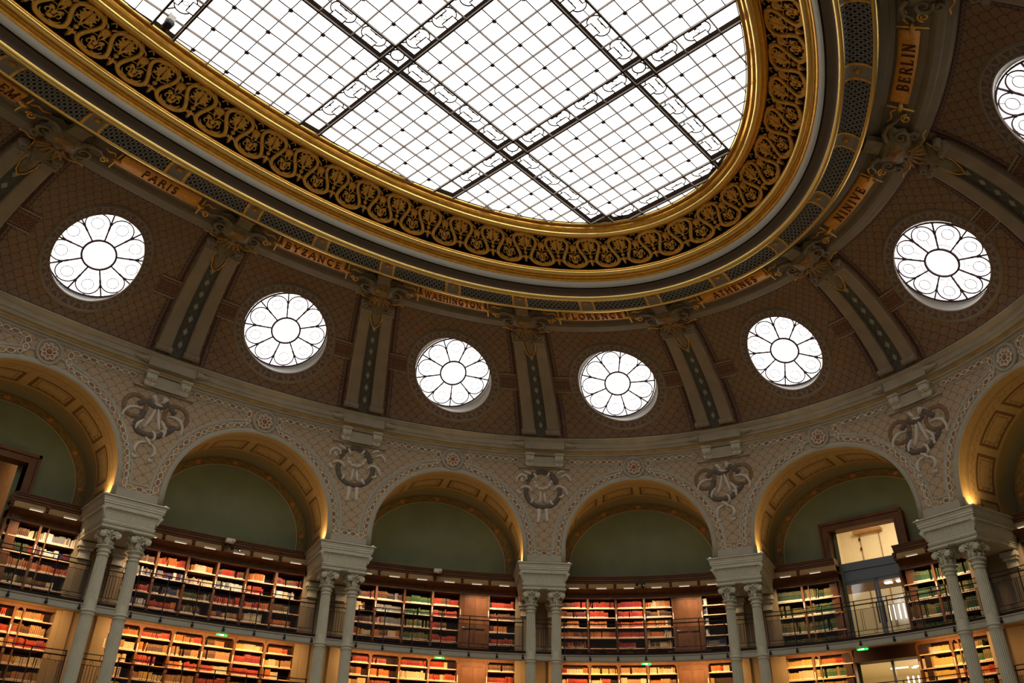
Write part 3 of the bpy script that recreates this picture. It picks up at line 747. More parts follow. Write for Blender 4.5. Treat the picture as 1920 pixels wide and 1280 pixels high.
# ------------------------------------------------------------------ round windows
def oculus(k,full=True):
    d,z=prof(V0,PAN); w=PC(k,d,z); a=PC(k-.001,d,z); c=PC(k+.001,d,z)
    ex_=Vector((c[0]-a[0],c[1]-a[1],0)).normalized(); n=Vector((-ex_.y,ex_.x,0)); 
    if n.x*w[0]+n.y*w[1]<0: n=-n
    ey_=-n*cos(TILT)+Vector((0,0,1))*sin(TILT); nn=n*sin(TILT)+Vector((0,0,1))*cos(TILT)   # outward normal
    G=Vector(w)+nn*.07
    Mx=Matrix(((ex_.x,ey_.x,nn.x,G.x),(ex_.y,ey_.y,nn.y,G.y),(ex_.z,ey_.z,nn.z,G.z),(0,0,0,1)))
    o=empty('window_%d'%(k%16+1),Mx,kind='structure'); Lo=LP(k,prof(V0,0)[0])
    fg=lambda x,y,h:tuple(Mx@Vector((x,y,-h)))
    b=MB(); b.add([fg(1.375*cos(t),1.375*sin(t),0) for t in lin(0,2*PI,48)[:-1]],[tuple(range(48))]); b.build('glass',e_oc,o)
    b=MB()
    for t in lin(0,2*PI,64)[:-1]:
        b.v.append(PS(k+OR_*cos(t)/Lo,V0+OR_*sin(t),PAN+.02)); b.v.append(fg(1.375*cos(t),1.375*sin(t),-.02))
    for i in range(64): j=(i+1)%64; b.f.append((2*i,2*j,2*j+1,2*i+1)); b.m.append(0)
    b.build('reveal',m_reveal,o,True)
    fs=lambda x,v,h:PS(k+x/Lo,V0+v,PAN+h)
    b=MB(); us=lin(0,2*PI,96)
    b.grid(lambda u,r:fs(r*cos(u),r*sin(u),.035),us,[1.43,1.54,1.665],0,uv=lambda u,r:(u/(2*PI)*26,(r-1.43)/.235))
    b.grid(lambda u,r:fs(r[0]*cos(u),r[0]*sin(u),r[1]),us,[(1.395,-.02),(1.405,.05),(1.43,.05),(1.44,.035)],1)
    b.grid(lambda u,r:fs(r[0]*cos(u),r[0]*sin(u),r[1]),us,[(1.66,.035),(1.665,.06),(1.69,.07),(1.705,.05),(1.71,.035),(1.735,.035),(1.745,0)],1)
    b.build('surround',[m_ring,m_soffl],o,True)
    if not full: return o
    # leads: hub, spokes and petals, rotated a little per window as seen
    b=MB(); rot=math.radians(ROT.get(k,10))
    b.ribbon(circ(0,0,.46,40),.06,fg,.05,closed=True); b.ribbon(circ(0,0,1.345,56),.05,fg,.04,closed=True)
    b.build('hub_ring',m_lead,o)
    for i in range(9):
        a=rot+2*PI*i/9; R=lambda r,t=0:((r)*cos(a)-t*sin(a),(r)*sin(a)+t*cos(a))
        b=MB(); b.ribbon([R(.47),R(1.36)],.045,fg,.04); b.blob([R(1.0,-.05),R(1.06,0),R(1.0,.05),R(.94,0)],fg,.05); b.build('spoke',m_lead,o)
    b=MB()
    for i in range(9):
        a=rot+2*PI*(i+.5)/9; c,q=cos(a),sin(a); R=lambda x,y:(x*c-y*q,x*q+y*c)
        pts=[R(.965+.325*cos(t),.325*sin(t)) for t in lin(-1.75,1.75,18)]
        b.ribbon([R(.76,-.262)]+pts+[R(.76,.262)],.036,fg,.03)
        b.ribbon([R(.985+.165*cos(t),.165*sin(t)) for t in lin(0,2*PI,16)[:-1]],.018,fg,.015,closed=True)
        b.ribbon([R(1.15,0),R(1.29,0)],.012,fg,.015); b.ribbon([R(.82,0),R(.62,0)],.012,fg,.015); b.ribbon([R(1.29,0),R(1.365,0)],.02,fg,.03)
    b.ribbon(circ(0,0,.60,30),.012,fg,.015,closed=True)
    b.build('petal_leads',m_lead,o)
    return o
ROT={0:20,1:29,2:38,3:2,4:5,5:10,6:12}
for k in range(-8,8): oculus(k,-1<=k<=6)
m_gold3=Mat('bronze_gilding',(.42,.24,.08),.5,metal=.45,noise=.5,nscale=6).done()
# ------------------------------------------------------------------ ribs, cartouches
def pier_between(s):
    a,c=int(math.floor(s)),int(math.ceil(s)); return (SHORT.get(a,''),SHORT.get(c,''))
def between(s):
    a,c=pier_between(s)
    if not a: return 'left of '+BAYN[int(math.ceil(s))]
    if not c: return 'right of '+BAYN[int(math.floor(s))]
    return 'between the %s and %s plaques'%(a,c)
for s0 in [-1.5,-.5,.5,1.5,2.5,3.5,4.5,5.5,6.5]:
    p0=PC(s0,.9,14.46); o=empty('dome_rib',Matrix.Translation(p0),'twin grey plaster rib with diamond inlay '+between(s0),'ceiling rib')
    for g in (-1,1):
        b=MB(); e=[g*.033,g*.036,g*.045,g*.093,g*.102,g*.106]; hh=[-.05,.05,.075,.075,.05,PAN]
        V=lin(0.22,VT-.55,24)
        for i in range(5): b.grid(lambda v,w:PS(s0+e[i]+(e[i+1]-e[i])*w,v,hh[i]+(hh[i+1]-hh[i])*w),V,[0,1])
        b.build('pilaster_strip',m_rib,o,True)
        for nm,vv,r,hx in (('scroll_foot',.16,.10,.05),('scroll_head',VT-.50,.12,.05)):
            b=MB(); x0=s0+g*.069; w=.040; base=0
            for q in range(10):
                t=2*PI*q/10; v_,h_=vv+r*cos(t),hx+r*sin(t)
                b.v.append(PS(x0-w,v_,h_)); b.v.append(PS(x0+w,v_,h_))
            for q in range(10): j=(q+1)%10; b.f.append((2*q,2*j,2*j+1,2*q+1)); b.m.append(0)
            b.f.append(tuple(2*q for q in range(10))); b.m.append(0); b.f.append(tuple(2*q+1 for q in range(10))); b.m.append(0)
            for q in (-1,0,1): b.blob(circ(q*.024,0,.011,8,.05),lambda x,y,h:PS(x0+x,vv+y,hx+r+h-.01),.03)
            b.build(nm,m_rib,o)
    b=MB(); b.grid(lambda v,u:PS(s0+u,v,-.045),lin(0.,VT,24),[-.036,.036],0,uv=lambda v,u:(u*6,v)); b.build('inlay_panel',m_inlay,o,True)
    for q in range(8):
        vv=.42+q*.44; Lr=LP(s0,prof(min(vv,VT),0)[0]); fn=lambda x,y,h:PS(s0+x/Lr,vv+y,-.045+h)
        if vv<VT-.75: b=MB(); b.blob([(0,.13),(.085,0),(0,-.13),(-.085,0)],fn,.02,ins=.85); b.build('diamond',m_dia,o)
    # tops of the ribs under the crown moulding
    if not -1<s0<7: continue
    # sculpted cartouche
    L5=LP(s0,5.2)
    o=empty('cartouche',Matrix.Translation(PC(s0,5.0,16.9)),'dark gilded sculpted cartouche on the ceiling rim '+between(s0),'cartouche')
    fc=lambda x,y,h:PC(s0+x/L5,4.75+y,16.95-h)      # underside mapping: y grows towards the skylight
    b=MB(); 
    for x0,x1,y0,y1,h0,h1 in ((-.22,.22,.66,1.08,.02,.20),(-.25,.25,1.03,1.10,.04,.22)):
        vs=[fc(x,y,h) for h in (h0,h1) for x,y in ((x0,y0),(x1,y0),(x1,y1),(x0,y1))]
        b.add(vs,[(0,1,2,3),(7,6,5,4),(0,4,5,1),(1,5,6,2),(2,6,7,3),(3,7,4,0)])
    b.build('tablet',m_olive,o)
    b=MB(); out=[(0,-.62),(.16,-.48),(.2,-.25),(.42,-.12),(.62,.12),(.52,.32),(.66,.55),(.42,.70),(.25,.62),(0,.78)]
    out=out+[(-x,y) for x,y in out[-2:0:-1]]
    b.blob(out,fc,.20,0,h0=-.05,ins=.72,dome=.12); b.build('shield',m_olive,o,True)
    b=MB(); b.blob([(-.26,.05),(.26,.05),(.34,.30),(.2,.5),(-.2,.5),(-.34,.30)],fc,.30,0,h0=.1,ins=.75,dome=.04)
    for q in range(7):
        a=(q-3)*.42; b.ribbon([(.12*sin(a),-.02-.05*cos(a)),(.34*sin(a),-.10-.30*cos(a)),(.44*sin(a),-.12-.42*cos(a))],[.10,.09,.03],fc,.27,h0=.12)
    b.build('acanthus',m_gold3,o)
    for g in (1,-1):
        b=MB()
        b.tube([fc(g*x,y,.20) for x,y in spiral(.50,.28,.20,-1.9,1.3,20)],[.055-.0015*i for i in range(21)],6)
        b.tube([fc(g*x,y,.16) for x,y in spiral(.55,-.05,.13,1.9,-1.2,16)],[.045]*17,6)
        b.tube([fc(g*x,y,h) for x,y,h in ((.30,.60,.22),(.50,.72,.20),(.72,.66,.14),(.84,.50,.10),(.98,.42,.08))],[.06,.06,.05,.04,.02],6)
        b.build('scroll_arm',m_olive,o,True)
    # tongue hanging over the rib gap
    b=MB(); Lr=LP(s0,3.8); ft=lambda x,y,h:PS(s0+x/Lr,VT-.05-y,h)
    tp=[(-.34,0),(-.30,.25),(-.17,.45),(-.20,.75),(-.12,1.05),(0,1.2)]; tp=tp+[(-x,y) for x,y in tp[-2::-1]]
    b.blob(tp,ft,.16,0,h0=-.03,ins=.6,dome=.05); b.build('tongue',m_olive,o,True)
    b=MB(); b.tube([ft(x,y,.05) for x,y in tp],.022,5); 
    for g in (1,-1): b.tube([fc(g*x,y,.14) for x,y in ((.20,-.42),(.36,-.30),(.50,-.36),(.66,-.26),(.80,-.30))],.025,5)
    b.build('gilt_edge',m_gold2,o,True)
    for g in (1,-1):    # dark rosette knobs at the rib heads
        b=MB(); fk=lambda x,y,h:PS(s0+g*.085+x/Lr,VT-.30+y,h); b.blob(circ(0,0,.16,12,.13),fk,.16,0,ins=.8); b.ribbon(circ(0,0,.08,10),.04,fk,.20,closed=True,h0=.14)
        b.build('rosette_knob',m_rib,o,True)
# ------------------------------------------------------------------ city plaques
def T_(p,w=.15): return (p,w)
th,tn=.15,.075
GL={
'A':(.78,[([(.06,0),(.36,1)],tn),([(.40,1),(.72,0)],th),([(.17,.33),(.6,.33)],.06)],[(.06,0),(.72,0)]),
'B':(.66,[([(.12,0),(.12,1)],th),([(.12,.97)]+arc(.34,.75,.2,.22,90,-90,8)+[(.12,.53)],.09),([(.12,.50)]+arc(.36,.27,.23,.24,90,-90,8)+[(.12,.03)],.1)],[(.12,0),(.12,1)]),
'C':(.74,[(arc(.42,.5,.34,.47,48,312,18),[.05+.1*sin(PI*i/18) for i in range(19)]),([(.66,.66),(.66,.98)],.05)],[]),
'E':(.62,[([(.12,0),(.12,1)],th),([(.12,.97),(.52,.97),(.54,.78)],.06),([(.12,.52),(.42,.52)],.06),([(.42,.42),(.42,.62)],.04),([(.12,.03),(.54,.03),(.57,.24)],.06)],[(.12,0),(.12,1)]),
'F':(.58,[([(.12,0),(.12,1)],th),([(.12,.97),(.52,.97),(.54,.78)],.06),([(.12,.52),(.42,.52)],.06),([(.42,.42),(.42,.62)],.04)],[(.12,0),(.12,1)]),
'G':(.78,[(arc(.42,.5,.34,.47,48,320,18),[.05+.1*sin(PI*i/18) for i in range(19)]),([(.66,.66),(.66,.98)],.05),([(.66,.08),(.66,.42)],.13)],[(.66,.42)]),
'H':(.80,[([(.12,0),(.12,1)],th),([(.66,0),(.66,1)],th),([(.12,.52),(.66,.52)],.06)],[(.12,0),(.12,1),(.66,0),(.66,1)]),
'I':(.30,[([(.14,0),(.14,1)],th)],[(.14,0),(.14,1)]),
'L':(.58,[([(.12,0),(.12,1)],th),([(.12,.03),(.5,.03),(.54,.26)],.06)],[(.12,0),(.12,1)]),
'M':(.92,[([(.10,0),(.12,1)],tn),([(.12,1),(.44,.05)],th),([(.44,.05),(.74,1)],tn),([(.74,0),(.76,1)],th)],[(.10,0),(.12,1),(.75,0),(.76,1)]),
'N':(.80,[([(.12,0),(.12,1)],tn),([(.12,1),(.66,0)],th),([(.66,0),(.66,1)],tn)],[(.12,0),(.12,1),(.66,1)]),
'O':(.80,[(arc(.40,.5,.33,.47,0,360,24),[.07+.08*abs(cos(2*PI*i/24)) for i in range(25)])],[]),
'P':(.62,[([(.12,0),(.12,1)],th),([(.12,.97)]+arc(.34,.73,.22,.24,90,-90,8)+[(.12,.49)],.09)],[(.12,0),(.12,1)]),
'R':(.72,[([(.12,0),(.12,1)],th),([(.12,.97)]+arc(.34,.75,.21,.22,90,-90,8)+[(.12,.53)],.09),([(.34,.52),(.66,0)],.13)],[(.12,0),(.12,1),(.64,0)]),
'S':(.58,[(arc(.29,.74,.19,.22,40,230,10)+arc(.29,.27,.22,.24,70,-140,12)[1:],.11),([(.46,.74),(.46,.97)],.05),([(.08,.04),(.08,.26)],.05)],[]),
'T':(.66,[([(.33,0),(.33,1)],th),([(.05,.78),(.06,.97),(.60,.97),(.61,.78)],.06)],[(.33,0)]),
'V':(.74,[([(.06,1),(.36,0)],th),([(.36,0),(.66,1)],tn)],[(.06,1),(.66,1)]),
'W':(1.0,[([(.05,1),(.28,0)],th),([(.28,0),(.50,1)],tn),([(.46,1),(.70,0)],th),([(.70,0),(.92,1)],tn)],[(.05,1),(.48,1),(.92,1)]),
'Y':(.72,[([(.06,1),(.36,.48)],th),([(.36,.48),(.64,1)],tn),([(.36,0),(.36,.5)],th)],[(.06,1),(.64,1),(.36,0)]),
'Z':(.64,[([(.08,.80),(.09,.97),(.54,.97),(.10,.03),(.55,.03),(.57,.22)],.07),([(.54,.97),(.10,.03)],th)],[]),
'J':(.44,[([(.26,1),(.26,.15),(.18,0),(.04,0)],.13)],[(.26,1)]),
'U':(.76,[([(.12,1),(.12,.3)]+arc(.37,.3,.25,.28,180,360,8)+[(.62,1)],.11)],[(.12,1),(.62,1)]),
}
NAMES={-1:'JERUSALEM',0:'PARIS',1:'BYZANCE',2:'WASHINGTON',3:'FLORENCE',4:'ATHENES',5:'NINIVE',6:'BERLIN'}
for k,nm in NAMES.items():
    o=empty('name_plaque',Matrix.Translation(PC(k,5.2,17.05)),'gilded ceiling plaque lettered '+(nm if k>=0 else 'with a name ending in EM'),'plaque')
    L5=LP(k,5.2); fp=lambda x,y,h:PC(k+x/L5,5.0+y,17.04-h+.15*y)   # y towards skylight
    hw=.222*L5
    b=MB(); xs=lin(-hw,hw,14)
    b.grid(lambda x,p:fp(x,p[0],p[1]),xs,[(0,-.02),(0,.06),(.42,.06),(.42,-.02)]); b.grid(lambda p,y:fp(p[0],y,p[1]),[(-hw,-.02),(-hw,.06)],[0,.42]); b.grid(lambda p,y:fp(p[0],y,p[1]),[(hw,-.02),(hw,.06)],[0,.42])
    b.build('plate',m_plaq,o,True)
    # letters: upright when read from the hall, tops towards the skylight
    gap=.16 if len(nm)>8 else .26; w=sum(GL[c][0] for c in nm)+gap*(len(nm)-1); H=.27; sx=min(H*1.05,(2*hw-.2)/w); x0=-w*sx/2; b=MB()
    for c in nm:
        W,strokes,ser=GL[c]
        for pts,wd in strokes:
            b.ribbon([(x0+x*sx,.075+y*H) for x,y in pts],[q*sx*1.05 for q in wd] if isinstance(wd,list) else wd*sx*1.05,fp,.085,h0=.058,bev=.1)
        for x,y in ser: b.ribbon([(x0+(x-.13)*sx,.075+(y+(.02 if y==0 else -.02))*H),(x0+(x+.13)*sx,.075+(y+(.02 if y==0 else -.02))*H)],.045*sx*1.2,fp,.085,h0=.058,bev=.1)
        x0+=(W+gap)*sx
    b.build('letters',m_letter,o)
    for g in (1,-1):
        b=MB(); xx=g*(hw+.13)
        b.tube([fp(xx,-.16,.10),fp(xx,.50,.10)],.03,6); b.tube([fp(g*(hw-.02),.19,.10),fp(g*(hw+.1),.19,.14),fp(g*(hw+.24),.19,.10)],[.05,.07,.04],6)
        b.tube([fp(g*x,y,.10) for x,y in spiral(hw+.42,-.02,.13,PI,-1.4,16)],.028,6)
        b.tube([fp(g*x,y,.08) for x,y in ((hw+.2,.25),(hw+.32,.36),(hw+.5,.30),(hw+.66,.38))],.03,6)
        b.build('scroll_clamp',m_gold2,o,True)
# ------------------------------------------------------------------ rosettes, consoles, wreaths
WB=[('g',[(-.60,.10),(-.50,.30),(-.36,.42)]),('g',[(.20,.44),(.34,.36),(.46,.16)]),('g',[(-.28,.46),(-.05,.50),(.14,.46)]),('g',[(-.64,-.19),(-.64,-.41),(-.52,-.65),(-.27,-.81),(.05,-.83),(.37,-.69),(.56,-.39),(.57,-.14)]),('h',[(-.61,0),(-.54,.17),(-.44,.28)]),('g',[(.27,.33),(.4,.2),(.47,.06)]),('w',[(-.99,.04),(-.98,.22),(-.82,.35),(-.66,.29),(-.63,.15)]),('w',[(-.81,.23),(-.82,.13),(-.74,.09)]),('w',[(-.4,.41),(-.32,.34),(-.28,.22)]),('w',[(.12,.3),(.17,.41),(.22,.45)]),('w',[(.47,.41),(.61,.53),(.75,.53)]),('w',[(.61,.29),(.78,.4),(.93,.3),(.98,.16)]),('w',[(-.88,-.21),(-.69,-.1),(-.51,-.16),(-.44,-.3)]),('w',[(.36,-.21),(.49,-.06),(.69,-.08),(.83,-.27),(.84,-.38)]),('w',[(-.98,-.23),(-.91,-.34),(-.82,-.38)]),('w',[(.54,-.48),(.67,-.42),(.69,-.36)]),('w',[(-.72,.47),(-.57,.44),(-.47,.37)]),('b',[(-.34,.05),(-.27,-.09),(-.12,-.16),(.05,-.14),(.18,-.04),(.26,.1)]),('w',[(-.12,-.27),(-.13,-.49),(-.15,-.7)]),('w',[(0,-.31),(.03,-.48),(.07,-.69)]),('w',[(-.42,-.53),(-.44,-.64),(-.49,-.72)]),('w',[(.22,-.57),(.26,-.68),(.34,-.76)]),('t',[(-.18,-.92),(-.18,-1.16),(-.22,-1.43)]),('t',[(.09,-.9),(.1,-1.1),(.12,-1.37)])]
WA=[('h',circ(-.73,-.03,.33,16,.35)),('h',circ(.53,-.02,.36,16,.36)),('g',[(-.61,-.61),(-.47,-.78),(-.2,-.83),(.1,-.79),(.3,-.65),(.44,-.52)]),('g',[(-.67,.05),(-.49,.16),(-.3,.27)]),('g',[(.15,.35),(.3,.23),(.49,.06)]),('f',[(-.35,.46),(-.24,.50),(-.10,.27),(-.2,.25)]),('f',[(0,.30),(.05,.54),(.2,.47),(.09,.27)]),('w',[(-.22,.23),(-.08,.19),(.05,.18)]),('w',[(-.13,.03),(-.2,-.28),(-.34,-.64)]),('w',[(-.05,.06),(.03,-.26),(.12,-.62)]),('w',[(.13,-.28),(.26,-.44),(.34,-.64)]),('w',[(-1.02,-.47),(-.99,-.27),(-.86,-.12),(-.67,-.06),(-.53,-.09)]),('w',[(.3,-.08),(.51,-.06),(.71,-.15),(.8,-.36),(.78,-.59)]),('w',[(-.4,-.4),(-.54,-.58),(-.56,-.75)]),('w',[(-.08,-.68),(.01,-.73),(.05,-.87),(0,-.98)]),('w',[(-.22,-.92),(-.1,-1.02),(-.01,-1.13)]),('w',[(.2,-.57),(.3,-.65),(.28,-.79)]),('w',[(-.17,-1.06),(-.36,-1.14),(-.44,-1.32),(-.40,-1.46)]),('w',[(-.02,-1.08),(.13,-1.2),(.16,-1.36),(.08,-1.48)]),('w',[(-.46,-1.52),(-.42,-1.60),(-.33,-1.57)]),('w',[(.02,-1.55),(.09,-1.62),(.16,-1.56)]),('g',[(-.36,.20),(-.1,.12),(.18,.26)]),('g',[(-.42,-.1),(-.50,-.35),(-.60,-.60)]),('g',[(.52,-.32),(.50,-.45),(.40,-.58)])]
WID={'g':.18,'h':.15,'w':.105,'b':.11,'t':.15}
def smoothp(p,n=4):
    out=[]
    P=[p[0]]+list(p)+[p[-1]]
    for i in range(1,len(P)-2):
        for j in range(n):
            t=j/n; a,b,c,d=P[i-1],P[i],P[i+1],P[i+2]
            out.append(tuple(.5*((2*b[q])+(-a[q]+c[q])*t+(2*a[q]-5*b[q]+4*c[q]-d[q])*t*t+(-a[q]+3*b[q]-3*c[q]+d[q])*t**3) for q in (0,1)))
    return out+[p[-1]]
for s0 in PIERS:
    Lk=LB(s0); kind='B' if s0 in (1.5,2.5) else 'A'
    o=empty('wreath_ornament',FR(s0,0,12.76),('garland wreath with curling white ribbons and two hanging tails ' if kind=='B' else 'bow-tied wreath with two brown rings and white ribbons ')+between(s0),'wall ornament')
    fn=lambda x,y,h:PW(s0+x/Lk,-h,12.76+y)
    bs={q:MB() for q in 'ghwt'}; zo=0.
    for t,p in (WB if kind=='B' else WA):
        if t=='f': bs['w'].blob(p,fn,.085,h0=.0); continue
        closed=t=='h' and len(p)>10
        P=p if closed else smoothp(p); n=len(P); w=WID[t]; key={'b':'w'}.get(t,t)
        h={'g':.05,'h':.035,'w':.07,'b':.05,'t':.04}[t]
        ws=w if closed or t in 'gb' else [w*(.25+.75*sin(PI*min(1,(i+.6)/n))) if t=='w' else w*(1-.5*i/n) for i in range(n)]
        if closed: q=MB(); q.ribbon(P,ws,fn,h,closed=True,bev=.35); q.build('ring',m_horn,o,True); continue
        bs[key].ribbon(P,ws,fn,h,closed=closed,bev=.35)
        if t=='b':
            for i in range(0,n,4): bs['w'].blob(circ(P[i][0],P[i][1],.06,8),fn,.09)
    for key,nm,mt in (('g','garland',m_garl),('h','ring',m_horn),('w','ribbon',m_white),('t','ribbon_tail',m_white)):
        if bs[key].v: bs[key].build(nm,mt,o,True)
    # pair of carved consoles with cloth-like masks, and the tablet above
    for g,side in ((-1,'left'),(1,'right')):
        o=empty('console',FR(s0+g*.082,0,13.62),'pale carved cornice console, %s one of the pair %s'%(side,between(s0)),'console','carved consoles under the cornice')
        b=MB(); b.box(-.15,.15,-.20,.02,-.16,.20,ch=.04); 
        b.lathe([(0,-.15),(.12,-.15),(.13,-.10),(.13,.10),(.12,.15),(0,.15)],14,0,Matrix.Translation((0,-.20,.08))@Matrix.Rotation(PI/2,4,'Y'))
        b.lathe([(0,-.13),(.07,-.13),(.075,.13),(0,.13)],10,0,Matrix.Translation((0,-.15,-.14))@Matrix.Rotation(PI/2,4,'Y'))
        b.box(-.17,.17,-.34,.02,.20,.25)
        b.build('bracket',m_stone,o,True,local=True)
        b=MB()
        for x,z,r in ((-.06,.10,.035),(.06,.10,.035),(0,.02,.04),(-.05,-.05,.035),(.05,-.05,.035),(0,.15,.03),(0,-.12,.04)):
            b.lathe([(0,-.05),(r,-.03),(r*.9,.0),(0,.02)],8,0,Matrix.Translation((x,-.335 if z>-.02 else -.25,z))@Matrix.Rotation(PI/2,4,'X'))
        b.build('carving',m_cap,o,True,local=True)
    b=MB(); fn=lambda x,y,h:PW(s0+x/Lk,-h,y)
    b.grid(lambda x,z:PW(s0+x/Lk,-.18,z),lin(-.42,.42,4),[13.40,13.78]); b.ribbon([(-.95,13.40),(.95,13.40)],.07,fn,.10)
    for g in (-1,1): b.grid(lambda z,y:PW(s0+g*.42/Lk,-y,z),[13.40,13.78],[.0,.18])
    b.build('tablet_block',m_corn,wa)
    b=MB()
    xs=lin(-.76,.76,6); b.grid(lambda x,p:PW(s0+x/Lk,-p[0],p[1]),xs,[(.2,14.04),(.315,14.05),(.325,14.10),(.325,14.33),(.38,14.37),(.44,14.42)])
    for g in (-1,1):
        b.grid(lambda p,t:PW(s0+g*.76/Lk,-(.2+(p[0]-.2)*t),p[1]),[(.2,14.04),(.315,14.05),(.325,14.10),(.325,14.33),(.38,14.37)],[0,1])
        b.tube([PW(s0+g*(.76+.02+.42*t)/Lk,-.315,14.20+.01*sin(9*t)) for t in (0,.1,.3,.6,1)],[.09,.11,.09,.07,.03],8)
        b.ribbon([(g*.86+.10*cos(t),14.20+.12*sin(t)) for t in lin(0,2*PI,14)[:-1]],.02,lambda x,y,h:PW(s0+x/Lk,-.33-h,y),.04,closed=True)
    b.build('cornice_tablet',m_corn,t1)
for k in range(-1,7):
    Lk=LB(k); o=empty('rosette',FR(k,0,13.42),'round eight-lobed stone rosette above the arch below '+BAYN[k],'rosette'); fn=lambda x,y,h:PW(k+x/Lk,-h,13.42+y)
    b=MB(); b.blob(circ(0,0,.40,32),fn,.05,ins=.97); b.ribbon(circ(0,0,.37,32),.07,fn,.085,closed=True,h0=.04); b.build('disc',m_bgrey,o,True)
    b=MB(); b.blob(circ(0,0,.285,28),fn,.062,h0=.05,ins=.97); b.build('ground',m_brown,o,True); b=MB()
    for i in range(8):
        a=2*PI*i/8; cx,cy=.185*cos(a),.185*sin(a)
        b.ribbon([(cx+.072*cos(a+t),cy+.072*sin(a+t)) for t in lin(-2.5,2.5,12)],.026,fn,.085,h0=.045)
        b.ribbon([(cx+.03*cos(a+t),cy+.03*sin(a+t)) for t in lin(-2.2,2.2,7)],.018,fn,.075,h0=.045)
    b.ribbon(circ(0,0,.10,18),.022,fn,.09,closed=True,h0=.045)
    b.build('lobes',m_cream,o,True)
    b=MB(); b.blob(circ(0,0,.085,14),fn,.09,h0=.045,ins=.6,dome=.02); b.build('boss',m_brown,o,True)
# ------------------------------------------------------------------ impost blocks and columns
VP=[.5,1.5,2.5,3.5,4.5]
def impost(o):
    def stack(L,nm,mt):
        b=MB()
        for hx,z0,z1,y0 in L: b.box(-hx,hx,-y0,2.1,z0,z1)
        return b.build(nm,mt,o,local=True)
    stack([(.95,9.86,9.90,.12),(.90,9.80,9.86,.075),(.885,9.72,9.80,.06),(.87,9.66,9.72,.045),(.84,9.60,9.66,.02)],'corona',m_stone)
    b=MB(); pf=[(.825,9.60,-.005),(.82,9.52,-.01),(.77,9.44,-.06),(.735,9.34,-.09),(.725,9.22,-.10),(.75,9.20,-.08)]
    for (a,z0,y0),(c,z1,y1) in zip(pf[:-1],pf[1:]):
        b.add([(-a,-y0-.03,z0),(a,-y0-.03,z0),(a,2.1,z0),(-a,2.1,z0),(-c,-y1-.03,z1),(c,-y1-.03,z1),(c,2.1,z1),(-c,2.1,z1)],[(0,1,5,4),(1,2,6,5),(3,0,4,7)])
    b.build('cavetto',m_stone,o,local=True)
    b=MB()      # carved leaves on the cavetto: front and two sides
    def leaf(M):
        f=lambda x,y,h:tuple(M@Vector((x,-h,y)))
        for z,w,h in ((0,0,0),): 
            n=7; V=[]
            for i in range(n+1):
                t=i/n; zz=9.24+.30*t; out=.0+.085*t*t; ww=.033*(.55+.6*sin(PI*min(1,t*.95)));
                V.append((f(-ww,zz,out+.0),f(0,zz,out+.035),f(ww,zz,out+.0)))
            base=len(b.v)
            for r in V: b.v+=list(r)
            for i in range(n):
                for j in (0,1): b.f.append((base+3*i+j,base+3*i+j+1,base+3*i+j+4,base+3*i+j+3)); b.m.append(0)
            b.tube([f(-ww,zz-.01,out+.01),f(0,zz-.01,out+.055),f(ww,zz-.01,out+.01)],.024,5)
    nL=17
    for i in range(nL): leaf(Matrix.Translation((-.70+1.40*i/(nL-1),.07,0)))
    for sgn in (1,-1):
        for i in range(20): leaf(Matrix.Translation((sgn*.725,.16+i*.09,0))@Matrix.Rotation(sgn*PI/2,4,'Z'))
        b.tube([(sgn*.74,.07,9.26),(sgn*.76,.05,9.36),(sgn*.80,.0,9.46),(sgn*.85,-.05,9.55)],[.03,.035,.04,.05],6)
    b.build('leaf_carving',m_cap,o,True,local=True)
    b=MB()
    for hx,z0,z1,y0 in [(.76,9.17,9.20,-.05),(.74,9.12,9.17,-.07),(.725,9.06,9.12,-.09),(.70,9.035,9.06,-.11)]: b.box(-hx,hx,-y0,2.1,z0,z1)
    for i in range(36): x=-.71+i*1.42/35; b.box(x-.012,x+.012,.045,.08,9.125,9.165)
    b.build('bead_course',m_stone,o,local=True)
